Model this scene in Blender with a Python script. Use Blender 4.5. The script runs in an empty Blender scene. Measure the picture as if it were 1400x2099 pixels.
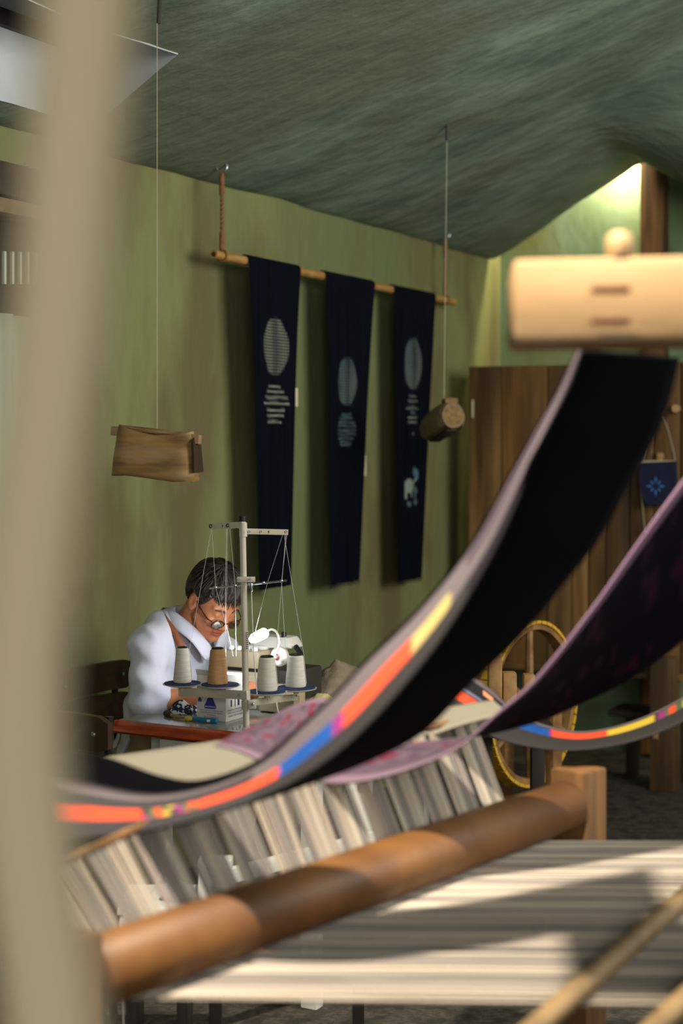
import bpy, bmesh, math, random
import numpy as np
from mathutils import Vector, Matrix
random.seed(7); np.random.seed(7)
SC = bpy.context.scene
COL = SC.collection

# ---------------------------------------------------------------- camera
FPX, HOR, CAMH = 3200.0, 920.0, 1.53          # focal length in px of a 1400 wide frame, eye-level row, eye height
cam_d = bpy.data.cameras.new('camera'); cam = bpy.data.objects.new('camera', cam_d); COL.objects.link(cam)
cam_d.sensor_fit = 'HORIZONTAL'; cam_d.sensor_width = 24.0
cam_d.lens = FPX / 1400 * 24.0
cam_d.shift_y = (HOR - 1049.5) / 1400
cam.location = (0, 0, CAMH); cam.rotation_euler = (math.pi / 2, 0, 0)
cam_d.clip_start = 0.05
cam_d.dof.use_dof = True; cam_d.dof.focus_distance = 4.45; cam_d.dof.aperture_fstop = 2.0
SC.camera = cam

# ---------------------------------------------------------------- world, lights, exposure
w = bpy.data.worlds.new('world'); SC.world = w; w.use_nodes = True
w.node_tree.nodes['Background'].inputs[0].default_value = (0.86, 0.93, 1.0, 1)
w.node_tree.nodes['Background'].inputs[1].default_value = 0.11
SC.view_settings.view_transform = 'Standard'; SC.view_settings.look = 'None'
SC.view_settings.gamma = 1.0; SC.view_settings.use_curve_mapping = False
SC.view_settings.exposure = 0.0

def look(o, target):
    d = Vector(target) - o.location
    o.rotation_euler = d.to_track_quat('-Z', 'Y').to_euler()
def area(name, loc, target, sx, sy, power, col):
    l = bpy.data.lights.new(name, 'AREA'); l.shape = 'RECTANGLE'; l.size = sx; l.size_y = sy
    l.energy = power; l.color = col
    o = bpy.data.objects.new(name, l); COL.objects.link(o); o.location = loc; look(o, target); return o
def spot(name, loc, target, power, col, angle, blend, radius):
    l = bpy.data.lights.new(name, 'SPOT'); l.energy = power; l.color = col
    l.spot_size = math.radians(angle); l.spot_blend = blend; l.shadow_soft_size = radius
    o = bpy.data.objects.new(name, l); COL.objects.link(o); o.location = loc; look(o, target); return o
# daylight from the open shop front, behind and to the right of the camera
area('shopfront_daylight', (0.9, -4.6, 2.7), (-0.1, 5.9, 1.5), 2.4, 2.0, 170, (1.0, 0.97, 0.88))
# daylight from the side window in the right wall
area('side_window_daylight', (3.0, 3.3, 2.35), (-0.3, 6.2, 1.6), 2.0, 1.6, 118, (1.0, 0.97, 0.88))
# unseen spot added to cast the overhead beam on the loom
spot('added_loom_spot', (0.06, 1.75, 3.1), (0.2, 2.78, 0.8), 720, (1.0, 0.89, 0.73), 46, 0.25, 0.04)

# ---------------------------------------------------------------- room frame
E1 = np.array([0.4799, 0.8773, 0.0])           # along the left wall, away from the camera
E2 = np.array([0.8773, -0.4799, 0.0])          # along the far wall, into the room
UP = np.array([0.0, 0.0, 1.0])
CORNER = np.array([(1030 - 700) / FPX * 8.2, 8.2, 0.0])
def P(px, py, d):
    return np.array([(px - 700) / FPX * d, d, CAMH - (py - HOR) / FPX * d])
def RW(s, t, z):                                # s from the left wall, t from the far wall
    return CORNER + s * E2 - t * E1 + z * UP
T0 = np.array([-0.638, 4.47, 0.0])              # front left corner of the sewing table
def TB(a, b, z):
    return T0 + a * E2 + b * E1 + z * UP
TZ = 0.755
MO = np.array([-0.501, 4.858, 0.0])             # the seated man
def MW(x, y, z):
    return MO + x * E2 + y * E1 + z * UP

# ---------------------------------------------------------------- materials
MATS = {}
def lin(c):
    return tuple(((v / 255) / 12.92 if v / 255 <= 0.04045 else ((v / 255 + 0.055) / 1.055) ** 2.4) for v in c) + (1.0,)
def node(nt, typ, **kw):
    n = nt.nodes.new(typ)
    for k, v in kw.items(): setattr(n, k, v)
    return n
def mat(name, c1, c2=None, scale=8.0, stretch=(1, 1, 1), rough=0.7, bump=0.0, bscale=None, metal=0.0, spec=0.4,
        detail=6.0, lo=0.35, hi=0.65, c3=None, sheen=0.0, coat=0.0, rot=(0, 0, 0), bdist=0.01, bdetail=8, attr=None, trans=0.0, rough2=None):
    if name in MATS: return MATS[name]
    m = bpy.data.materials.new(name); m.use_nodes = True; nt = m.node_tree; L = nt.links
    b = nt.nodes['Principled BSDF']
    b.inputs['Roughness'].default_value = rough; b.inputs['Metallic'].default_value = metal
    b.inputs['Specular IOR Level'].default_value = spec
    b.inputs['Sheen Weight'].default_value = sheen; b.inputs['Coat Weight'].default_value = coat
    b.inputs['Coat Roughness'].default_value = 0.08
    b.inputs['Base Color'].default_value = lin(c1)
    tc = node(nt, 'ShaderNodeTexCoord'); mp = node(nt, 'ShaderNodeMapping')
    mp.inputs['Scale'].default_value = stretch; mp.inputs['Rotation'].default_value = rot
    geo = node(nt, 'ShaderNodeNewGeometry')
    L.new(geo.outputs['Position'], mp.inputs['Vector'])
    src = None
    if c2 is not None:
        n = node(nt, 'ShaderNodeTexNoise'); n.inputs['Scale'].default_value = scale; n.inputs['Detail'].default_value = detail
        L.new(mp.outputs[0], n.inputs['Vector'])
        r = node(nt, 'ShaderNodeValToRGB'); L.new(n.outputs['Fac'], r.inputs['Fac'])
        r.color_ramp.elements[0].position = lo; r.color_ramp.elements[0].color = lin(c1)
        r.color_ramp.elements[1].position = hi; r.color_ramp.elements[1].color = lin(c2)
        src = r.outputs[0]
        if c3 is not None:
            n3 = node(nt, 'ShaderNodeTexNoise'); n3.inputs['Scale'].default_value = scale * 0.27; n3.inputs['Detail'].default_value = 3
            L.new(mp.outputs[0], n3.inputs['Vector'])
            r3 = node(nt, 'ShaderNodeValToRGB'); r3.color_ramp.elements[0].position = 0.45; r3.color_ramp.elements[1].position = 0.62
            r3.color_ramp.elements[0].color = (0, 0, 0, 1); r3.color_ramp.elements[1].color = (1, 1, 1, 1)
            L.new(n3.outputs['Fac'], r3.inputs['Fac'])
            mx = node(nt, 'ShaderNodeMixRGB'); L.new(r3.outputs[0], mx.inputs[0]); L.new(src, mx.inputs[1]); mx.inputs[2].default_value = lin(c3)
            src = mx.outputs[0]
    if attr:
        at = node(nt, 'ShaderNodeAttribute', attribute_name=attr)
        if src is None: src = at.outputs['Color']
        else:
            mx = node(nt, 'ShaderNodeMixRGB', blend_type='MULTIPLY'); mx.inputs[0].default_value = 1
            L.new(src, mx.inputs[1]); L.new(at.outputs['Color'], mx.inputs[2]); src = mx.outputs[0]
    if src is not None: L.new(src, b.inputs['Base Color'])
    if bump:
        nb = node(nt, 'ShaderNodeTexNoise'); nb.inputs['Scale'].default_value = bscale or scale * 3; nb.inputs['Detail'].default_value = bdetail
        L.new(mp.outputs[0], nb.inputs['Vector'])
        bp = node(nt, 'ShaderNodeBump'); bp.inputs['Strength'].default_value = bump; bp.inputs['Distance'].default_value = bdist
        L.new(nb.outputs['Fac'], bp.inputs['Height']); L.new(bp.outputs[0], b.inputs['Normal'])
    if trans: b.inputs['Transmission Weight'].default_value = trans
    MATS[name] = m; return m
def emis(name, c, strength):
    m = bpy.data.materials.new(name); m.use_nodes = True; b = m.node_tree.nodes['Principled BSDF']
    b.inputs['Base Color'].default_value = lin(c); b.inputs['Emission Color'].default_value = lin(c); b.inputs['Emission Strength'].default_value = strength
    MATS[name] = m; return m
def wood(name, c1, c2, c3=None, axis='z', scale=18, rough=0.6, bump=0.25, coat=0.0):
    st = {'x': (.08, 1, 1), 'y': (1, .08, 1), 'z': (1, 1, .08), 'n': (1, 1, 1)}[axis]
    return mat(name, c1, c2, scale=scale, stretch=st, rough=rough, bump=bump, bscale=scale * 2.2, c3=c3, lo=.38, hi=.62, coat=coat, bdist=.004)

# ---------------------------------------------------------------- mesh helpers
class MB:
    def __init__(s): s.v = []; s.f = []; s.c = None
    def add(s, vs, fs):
        k = len(s.v); s.v += [tuple(map(float, p)) for p in vs]; s.f += [tuple(i + k for i in f) for f in fs]; return s
    def box(s, c, size, ax=None, bev=0.0, taper=None):
        """box with axes ax (3 unit vectors), bevelled edges"""
        c = np.array(c, float); A = ax or (np.array([1., 0, 0]), np.array([0, 1., 0]), UP)
        bm = bmesh.new(); bmesh.ops.create_cube(bm, size=1.0)
        for v in bm.verts:
            v.co = Vector((v.co.x * size[0], v.co.y * size[1], v.co.z * size[2]))
            if taper and v.co.z > 0: v.co.x *= taper[0]; v.co.y *= taper[1]
        if bev > 0: bmesh.ops.bevel(bm, geom=list(bm.edges), offset=bev, segments=2, profile=.6, affect='EDGES')
        bm.verts.ensure_lookup_table()
        vs = [c + v.co.x * A[0] + v.co.y * A[1] + v.co.z * A[2] for v in bm.verts]
        fs = [[v.index for v in f.verts] for f in bm.faces]
        bm.free(); return s.add(vs, fs)
    def tube(s, path, r, seg=10, cap=True, closed=False, flat=None):
        path = [np.array(p, float) for p in path]; n = len(path)
        rr = [r] * n if np.isscalar(r) else list(r)
        vs = []; fs = []; prev = None
        for i in range(n):
            a = path[(i - 1) % n] if (closed or i > 0) else path[i]; b = path[(i + 1) % n] if (closed or i < n - 1) else path[i]
            t = b - a; t = t / (np.linalg.norm(t) + 1e-12)
            if prev is None:
                h = UP if abs(t[2]) < .9 else np.array([1., 0, 0]); u = np.cross(t, h)
            else: u = prev - t * np.dot(prev, t)
            u = u / (np.linalg.norm(u) + 1e-12); prev = u; q = np.cross(t, u)
            for k in range(seg):
                an = 2 * math.pi * k / seg
                vs.append(path[i] + rr[i] * (math.cos(an) * u + (flat or 1) * math.sin(an) * q))
        m = n if closed else n - 1
        for i in range(m):
            for k in range(seg):
                j = (i + 1) % n
                fs.append((i * seg + k, i * seg + (k + 1) % seg, j * seg + (k + 1) % seg, j * seg + k))
        if cap and not closed:
            fs.append(tuple(range(seg - 1, -1, -1))); fs.append(tuple((n - 1) * seg + k for k in range(seg)))
        return s.add(vs, fs)
    def lathe(s, base, prof, axis=UP, seg=24, cap=True):
        """prof: list of (radius, height)"""
        base = np.array(base, float); axis = np.array(axis, float) / np.linalg.norm(axis)
        h = np.array([1., 0, 0]) if abs(axis[0]) < .8 else np.array([0, 1., 0]); u = np.cross(axis, h); u /= np.linalg.norm(u); q = np.cross(axis, u)
        vs = []; fs = []; n = len(prof)
        for (r, z) in prof:
            for k in range(seg):
                an = 2 * math.pi * k / seg; vs.append(base + axis * z + r * (math.cos(an) * u + math.sin(an) * q))
        for i in range(n - 1):
            for k in range(seg): fs.append((i * seg + k, i * seg + (k + 1) % seg, (i + 1) * seg + (k + 1) % seg, (i + 1) * seg + k))
        if cap: fs.append(tuple(range(seg - 1, -1, -1))); fs.append(tuple((n - 1) * seg + k for k in range(seg)))
        return s.add(vs, fs)
    def grid(s, fn, nu, nv):
        vs = [fn(i / nu, j / nv) for j in range(nv + 1) for i in range(nu + 1)]
        fs = [(j * (nu + 1) + i, j * (nu + 1) + i + 1, (j + 1) * (nu + 1) + i + 1, (j + 1) * (nu + 1) + i) for j in range(nv) for i in range(nu)]
        return s.add(vs, fs)
    def prism(s, pts, off):
        """flat polygon pts pushed along off"""
        pts = [np.array(p, float) for p in pts]; n = len(pts); off = np.array(off, float)
        return s.add(pts + [p + off for p in pts], [tuple(range(n)), tuple(range(2 * n - 1, n - 1, -1))] + [(i, i + n, (i + 1) % n + n, (i + 1) % n) for i in range(n)])
ORG = {}
def thing(name, loc, label, cat, group=None):
    o = bpy.data.objects.new(name, None); COL.objects.link(o); o.empty_display_size = .05
    o.location = tuple(map(float, loc)); ORG[o.name] = np.array(loc, float); tag(o, label, cat, group); return o
def tag(o, label=None, cat=None, group=None, kind=None):
    if label: o['label'] = label
    if cat: o['category'] = cat
    if group: o['group'] = group
    if kind: o['kind'] = kind
    return o
def obj(name, mb, m, parent=None, smooth=True, solid=0.0, subd=0, angle=35, origin=None):
    v = np.array(mb.v)
    if parent is not None: org = ORG[parent.name]
    elif origin is not None: org = np.array(origin, float)
    else: org = np.array([(v[:, 0].min() + v[:, 0].max()) / 2, (v[:, 1].min() + v[:, 1].max()) / 2, v[:, 2].min()])
    me = bpy.data.meshes.new(name); me.from_pydata([tuple(p) for p in (v - org)], [], mb.f); me.update()
    bm = bmesh.new(); bm.from_mesh(me); bmesh.ops.recalc_face_normals(bm, faces=bm.faces); bm.to_mesh(me); bm.free()
    o = bpy.data.objects.new(name, me); COL.objects.link(o)
    if parent is not None: o.parent = parent; o.location = (0, 0, 0)
    else: o.location = tuple(org)
    ORG[o.name] = org
    me.materials.append(m)
    if smooth:
        for p in me.polygons: p.use_smooth = True
        if angle < 180:
            bm = bmesh.new(); bm.from_mesh(me)
            for e in bm.edges:
                if len(e.link_faces) == 2 and e.calc_face_angle(0) > math.radians(angle): e.smooth = False
            bm.to_mesh(me); bm.free()
    if mb.c is not None:
        a = me.color_attributes.new('Col', 'FLOAT_COLOR', 'POINT')
        a.data.foreach_set('color', np.array(mb.c, np.float32).reshape(-1))
    if subd: mo = o.modifiers.new('sub', 'SUBSURF'); mo.levels = subd; mo.render_levels = subd
    if solid: mo = o.modifiers.new('sol', 'SOLIDIFY'); mo.thickness = solid; mo.offset = 0
    return o
def struct(name, mb, m, **k):
    o = obj(name, mb, m, **k); o['kind'] = 'structure'; return o
def catmull(pts, n):
    pts = [np.array(p, float) for p in pts]; p = [2 * pts[0] - pts[1]] + pts + [2 * pts[-1] - pts[-2]]; out = []
    m = len(pts) - 1
    for i in range(n + 1):
        u = i / n * m; k = min(int(u), m - 1); t = u - k; a, b, c, d = p[k:k + 4]
        out.append(.5 * (2 * b + (c - a) * t + (2 * a - 5 * b + 4 * c - d) * t * t + (3 * b - a - 3 * c + d) * t ** 3))
    return out
def arc(c, r, u, q, a0, a1, n):
    return [np.array(c) + r * (math.cos(a) * np.array(u) + math.sin(a) * np.array(q)) for a in np.linspace(a0, a1, n + 1)]
def vnoise(x, y, seed=0):
    """smooth value noise, scalar"""
    def h(i, j): 
        k = math.sin(i * 127.1 + j * 311.7 + seed * 74.7) * 43758.5453; return k - math.floor(k)
    i, j = math.floor(x), math.floor(y); fx, fy = x - i, y - j; fx = fx * fx * (3 - 2 * fx); fy = fy * fy * (3 - 2 * fy)
    return (h(i, j) * (1 - fx) + h(i + 1, j) * fx) * (1 - fy) + (h(i, j + 1) * (1 - fx) + h(i + 1, j + 1) * fx) * fy
def text_mb(txt, size, org, xdir, ydir, lift, align='CENTER'):
    cu = bpy.data.curves.new('lettering', 'FONT'); cu.body = txt; cu.size = size; cu.align_x = align; cu.resolution_u = 2
    o = bpy.data.objects.new('lettering_tmp', cu); COL.objects.link(o)
    dg = bpy.context.evaluated_depsgraph_get(); me = bpy.data.meshes.new_from_object(o.evaluated_get(dg))
    mb = MB(); mb.add([np.array(org) + v.co.x * np.array(xdir) + v.co.y * np.array(ydir) + np.array(lift) for v in me.vertices], [tuple(p.vertices) for p in me.polygons])
    bpy.data.objects.remove(o); bpy.data.meshes.remove(me); bpy.data.curves.remove(cu); return mb

# ---------------------------------------------------------------- SDF modelling (smooth unions, naive surface nets)
class SDF:
    def __init__(s, lo, hi, h):
        s.lo = np.array(lo, float); s.h = h; s.n = np.ceil((np.array(hi) - s.lo) / h).astype(int) + 1
        s.D = np.full(s.n, 1.0, np.float32)
    def sub(s, lo, hi):
        a = np.clip(np.floor((np.array(lo) - s.lo) / s.h).astype(int), 0, s.n); b = np.clip(np.ceil((np.array(hi) - s.lo) / s.h).astype(int) + 1, 0, s.n)
        sl = tuple(slice(i, j) for i, j in zip(a, b))
        g = np.meshgrid(*[s.lo[k] + s.h * np.arange(a[k], b[k]) for k in range(3)], indexing='ij')
        return sl, [x.astype(np.float32) for x in g]
    def comb(s, sl, d, k, mode):
        o = s.D[sl]
        if mode == 'add':
            hh = np.clip(.5 + .5 * (o - d) / k, 0, 1); s.D[sl] = o * (1 - hh) + d * hh - k * hh * (1 - hh)
        else:
            d = -d; hh = np.clip(.5 - .5 * (o - d) / k, 0, 1); s.D[sl] = o * (1 - hh) + d * hh + k * hh * (1 - hh)
    def cap(s, a, b, ra, rb, k=.02, mode='add', flat=None):
        a = np.array(a, float); b = np.array(b, float); m = max(ra, rb) + k * 1.5 + .02
        sl, (X, Y, Z) = s.sub(np.minimum(a, b) - m, np.maximum(a, b) + m)
        if X.size == 0: return s
        ab = b - a; L2 = max(ab @ ab, 1e-9)
        t = np.clip(((X - a[0]) * ab[0] + (Y - a[1]) * ab[1] + (Z - a[2]) * ab[2]) / L2, 0, 1)
        d = np.sqrt((X - a[0] - t * ab[0]) ** 2 + (Y - a[1] - t * ab[1]) ** 2 + (Z - a[2] - t * ab[2]) ** 2) - (ra + (rb - ra) * t)
        s.comb(sl, d, k, mode); return s
    def ell(s, c, r, k=.02, R=None, mode='add'):
        c = np.array(c, float); r = np.array(r, float); m = r.max() + k * 1.5 + .02
        sl, (X, Y, Z) = s.sub(c - m, c + m)
        if X.size == 0: return s
        x, y, z = X - c[0], Y - c[1], Z - c[2]
        if R is not None: x, y, z = [x * R[0][i] + y * R[1][i] + z * R[2][i] for i in range(3)]
        k0 = np.sqrt((x / r[0]) ** 2 + (y / r[1]) ** 2 + (z / r[2]) ** 2); k1 = np.sqrt((x / r[0] ** 2) ** 2 + (y / r[1] ** 2) ** 2 + (z / r[2] ** 2) ** 2) + 1e-9
        s.comb(sl, k0 * (k0 - 1) / k1, k, mode); return s
    def func(s, fn, lo=None, hi=None):
        lo = s.lo if lo is None else lo; hi = s.lo + s.h * s.n if hi is None else hi
        sl, (X, Y, Z) = s.sub(lo, hi); s.D[sl] = fn(s.D[sl], X, Y, Z); return s
    def mesh(s):
        D = s.D; D[0] = D[-1] = 1; D[:, 0] = D[:, -1] = 1; D[:, :, 0] = D[:, :, -1] = 1
        ins = D < 0; n = s.n - 1
        cs = [(i, j, k) for i in (0, 1) for j in (0, 1) for k in (0, 1)]
        cnt = sum(ins[i:i + n[0], j:j + n[1], k:k + n[2]].astype(np.int8) for i, j, k in cs)
        act = (cnt > 0) & (cnt < 8); idx = np.argwhere(act); vid = np.full(n, -1, np.int64); vid[act] = np.arange(len(idx))
        acc = np.zeros((len(idx), 3)); num = np.zeros(len(idx))
        for a in cs:
            for ax in range(3):
                if a[ax] == 0:
                    b = list(a); b[ax] = 1
                    va = D[idx[:, 0] + a[0], idx[:, 1] + a[1], idx[:, 2] + a[2]]; vb = D[idx[:, 0] + b[0], idx[:, 1] + b[1], idx[:, 2] + b[2]]
                    cr = (va < 0) != (vb < 0); t = np.where(cr, va / (va - vb + 1e-12), 0)
                    p = np.repeat(np.array([a], float), len(idx), 0); p[:, ax] = t
                    acc += p * cr[:, None]; num += cr
        V = s.lo + s.h * (idx + acc / num[:, None])
        F = []
        for ax in range(3):
            u, v = [(1, 2), (2, 0), (0, 1)][ax]
            A = [slice(0, None)] * 3; B = [slice(0, None)] * 3; A[ax] = slice(0, -1); B[ax] = slice(1, None)
            ch = np.argwhere(ins[tuple(A)] != ins[tuple(B)]); s0 = ins[ch[:, 0], ch[:, 1], ch[:, 2]]
            ok = (ch[:, u] > 0) & (ch[:, v] > 0) & (ch[:, u] < n[u]) & (ch[:, v] < n[v]) & (ch[:, ax] < n[ax]); ch = ch[ok]; s0 = s0[ok]
            q = []
            for du, dv in ((-1, -1), (0, -1), (0, 0), (-1, 0)):
                c = ch.copy(); c[:, u] += du; c[:, v] += dv; q.append(vid[c[:, 0], c[:, 1], c[:, 2]])
            q = np.stack(q, 1); q[~s0] = q[~s0][:, ::-1]; F.append(q)
        F = np.concatenate(F); F = F[(F >= 0).all(1)]
        return V, F
def sdf_mb(s, xf=None):
    V, F = s.mesh(); mb = MB(); V2 = V if xf is None else xf(V)
    mb.v = [tuple(p) for p in V2]; mb.f = [tuple(int(i) for i in f) for f in F]; mb.local = V; return mb

# ================================================================ STRUCTURE
M_wall = mat('olive_limewash', (106, 98, 64), (126, 130, 82), scale=3.6, stretch=(1, 1, .35), rough=.85, bump=.45, bscale=22, c3=(108, 118, 76), bdist=.015, lo=.40, hi=.60)
M_far = mat('teal_limewash', (98, 118, 80), (124, 150, 122), scale=4.5, stretch=(1, 1, .5), rough=.85, bump=.3, bscale=24, c3=(136, 130, 66), bdist=.01)
M_ceil = mat('teal_trowelled_plaster', (82, 100, 86), (116, 132, 114), scale=4.0, stretch=(.6, 1.3, 1.1), rot=(0, 0, -.55), rough=.75, bump=.55, bscale=11, c3=(94, 102, 82), bdist=.035, spec=.5)
M_white = mat('white_paint', (206, 212, 214), (190, 196, 198), scale=5, rough=.6)
def ceil_z(s, t):
    ramp = .56 * min(s, 1.7) + .1 * (1 - math.exp(-max(0, s - 1.7) * 2))
    z = 2.50 + ramp + .02 * math.exp(-s * 14)
    d = max(0.0, min(1.0, (1.15 - t) / .8)); d = d * d * (3 - 2 * d)
    z -= d * 1.15 * max(0.0, s - .80)
    return z + .016 * (vnoise(s * 4 + t * 1.2, t * 2.2, 3) - .5) + .007 * (vnoise(s * 11 + t * 5, t * 7, 5) - .5)
mb = MB(); mb.grid(lambda u, v: RW(-.02 + .014 * (vnoise(u * 16, v * 5, 1) - .5), -.2 + 9.9 * u, v * 2.62), 150, 40)
struct('wall_left', mb, M_wall, solid=.0)
mb = MB(); mb.grid(lambda u, v: RW(-.1 + 4.4 * u, -.02 + .012 * (vnoise(u * 8, v * 6, 2) - .5), v * 3.5), 80, 60)
struct('wall_far', mb, M_far)
# skylight opening in the ceiling, next to the left wall
def hit_ceiling(px, py):
    d = 1.0
    while d < 9:
        p = P(px, py, d); q = p - CORNER
        if p[2] > ceil_z(max(0, q @ E2), max(0, -(q @ E1))): return q @ E2, -(q @ E1)
        d += .004
    return 0, 0
s0, t0 = hit_ceiling(365, 108)
SK = (.10, s0, t0, t0 + 1.15)
NS, NT = 120, 150
ss = np.concatenate([np.linspace(-.03, SK[0], 5)[:-1], np.linspace(SK[0], SK[1], 12)[:-1], np.linspace(SK[1], 4.2, 70)])
tt = np.concatenate([np.linspace(.14, SK[2], 50)[:-1], np.linspace(SK[2], SK[3], 24)[:-1], np.linspace(SK[3], 9.6, 60)])
mb = MB(); mb.v = [tuple(RW(s, t, ceil_z(max(s, 0), t))) for t in tt for s in ss]; n = len(ss)
mb.f = [(j * n + i, j * n + i + 1, (j + 1) * n + i + 1, (j + 1) * n + i) for j in range(len(tt) - 1) for i in range(n - 1)
        if not (SK[0] - 1e-6 < (ss[i] + ss[i + 1]) / 2 < SK[1] and SK[2] < (tt[j] + tt[j + 1]) / 2 < SK[3])]
struct('ceiling', mb, M_ceil, angle=180)
# upper void wall behind the ceiling lip keeps the far gap closed
mb = MB(); mb.box(RW(2.0, .06, 3.56), (4.6, .3, .08), (E2, E1, UP)); struct('trim_1', mb, M_far)
sky = thing('window_2', RW((SK[0] + SK[1]) / 2, (SK[2] + SK[3]) / 2, 2.75), None, None); sky['kind'] = 'structure'
zc = lambda s, t: ceil_z(s, t)
top = 3.12
for nm, a, b in (('recess_wall', (SK[0], SK[2]), (SK[1], SK[2])), ('recess_wall', (SK[1], SK[2]), (SK[1], SK[3])), ('recess_wall', (SK[1], SK[3]), (SK[0], SK[3])), ('recess_wall', (SK[0], SK[3]), (SK[0], SK[2]))):
    mb = MB(); mb.grid(lambda u, v: RW(a[0] + (b[0] - a[0]) * u, a[1] + (b[1] - a[1]) * u, (ceil_z(a[0] + (b[0] - a[0]) * u, a[1] + (b[1] - a[1]) * u) - .004) * (1 - v) + top * v), 12, 4)
    obj(nm, mb, M_white, sky)
M_pane = mat('milky_pane', (196, 206, 214), rough=.3)
mb = MB(); mb.box(RW((SK[0] + SK[1]) / 2, (SK[2] + SK[3]) / 2, top), (SK[1] - SK[0], SK[3] - SK[2], .012), (E2, E1, UP)); obj('pane', mb, M_pane, sky)
mb = MB(); mb.box(RW(SK[0] + .012, (SK[2] + SK[3]) / 2, 2.80), (.024, SK[3] - SK[2], .05), (E2, E1, UP)); obj('frame', mb, mat('dark_frame', (40, 36, 34), rough=.6), sky)
# floor
M_floor = mat('dark_speckled_concrete', (52, 48, 42), (78, 72, 64), scale=60, rough=.75, bump=.2, bscale=120, c3=(44, 40, 35))
mb = MB(); mb.grid(lambda u, v: RW(-.1 + 6 * u, -.1 + 10.2 * v, 0), 6, 8); struct('floor', mb, M_floor)
# timber upright on the far wall
fw = lambda px: 8.2 * 6180 / (px + 5150)
M_beam = wood('weathered_beam', (70, 48, 26), (140, 100, 55), (50, 34, 20), 'z', 22)
pA, pB = P(1322, 900, fw(1322)), P(1374, 900, fw(1374)); cx = (pA + pB) / 2
mb = MB(); mb.box((*(cx - E1 * .05)[:2], 1.62), (np.linalg.norm(pB - pA) * .94, .09, 3.2), (E2, E1, UP), .006); struct('trim_2', mb, M_beam)
# lamp tucked behind the ceiling lip, washing the far wall
lp = RW(.70, .075, 3.06)
l = bpy.data.lights.new('wall_wash_lamp', 'POINT'); l.energy = 60.0; l.color = (1.0, .82, .5); l.shadow_soft_size = .02
o = bpy.data.objects.new('wall_wash_lamp', l); COL.objects.link(o); o.location = tuple(lp)
# lattice window in the left wall, at the left edge of the photograph
wd = lambda px: 8.2 * 1420 / (2450 - px)
win = thing('window_1', (*P(0, 900, wd(0))[:2], .9), None, None); win['kind'] = 'structure'
M_dark = wood('dark_window_wood', (34, 24, 17), (58, 42, 30), None, 'n', 14)
tw = lambda px: -((P(px, 900, wd(px)) - CORNER) @ E1)
tR, tL = tw(72), tw(-260)
mb = MB(); mb.box(RW(.05, (tR + tL) / 2, 2.33), (.12, tL - tR, .10), (E2, E1, UP), .006); obj('lintel', mb, M_dark, win)
mb = MB(); mb.box(RW(.06, (tR + tL) / 2, 2.245), (.14, tL - tR, .045), (E2, E1, UP), .006); obj('ledge', mb, wood('ledge_wood', (110, 90, 62), (140, 118, 84), None, 'n', 14), win)
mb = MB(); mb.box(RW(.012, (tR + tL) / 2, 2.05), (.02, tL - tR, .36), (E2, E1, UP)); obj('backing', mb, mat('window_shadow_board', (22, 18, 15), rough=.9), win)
M_gap_light = mat('gap_daylight', (196, 206, 192), rough=.7)  # pale strips paint the daylight showing between the lattice bars
for i in range(9):
    mb = MB(); mb.box(RW(.03, tR + .035 + i * .036, 2.09 - .003 * i), (.012, .011, .10), (E2, E1, UP), .003); obj('light_gap', mb, M_gap_light, win)
M_curt = mat('pale_green_curtain', (182, 192, 172), (168, 178, 160), scale=9, rough=.85)
mb = MB(); mb.grid(lambda u, v: RW(.05 + .012 * math.sin(u * 60) , tR + .02 + (tL - tR) * u, .9 + 1.06 * v - .03 * (1 - u) * v), 90, 6); obj('curtain', mb, M_curt, win, solid=.002)

# ================================================================ LOOM (foreground)
# near loom upright, very close to the lens
M_post = mat('pale_planed_wood', (196, 178, 142), (206, 190, 158), scale=10, stretch=(1, 1, .1), rough=.6, bump=.1)
ctr = [(190, -300), (182, 0), (150, 350), (112, 750), (62, 1150), (40, 1450), (55, 1700), (92, 1950), (118, 2200), (135, 2600)]
path = [P(196, -300, .66) + np.array([.02, 0, .7])] + catmull([P(x, y, .66) for x, y in ctr], 60) + [P(140, 2600, .66) * [1, 1, 0]]
mb = MB(); vs = []; fs = []
hw, hd, b = .0190, .020, .006
prof = [(-hw + b, -hd), (hw - b, -hd), (hw, -hd + b), (hw, hd - b), (hw - b, hd), (-hw + b, hd), (-hw, hd - b), (-hw, -hd + b)]
for p in path:
    for (a, c) in prof: vs.append(p + np.array([a, c, 0]))
n = len(path)
fs = [(i * 8 + k, i * 8 + (k + 1) % 8, (i + 1) * 8 + (k + 1) % 8, (i + 1) * 8 + k) for i in range(n - 1) for k in range(8)] + [tuple(range(7, -1, -1)), tuple((n - 1) * 8 + k for k in range(8))]
mb.add(vs, fs)
tag(obj('loom_upright', mb, M_post), 'pale blurred wooden loom upright close to the lens along the left edge', 'loom post')
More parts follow.
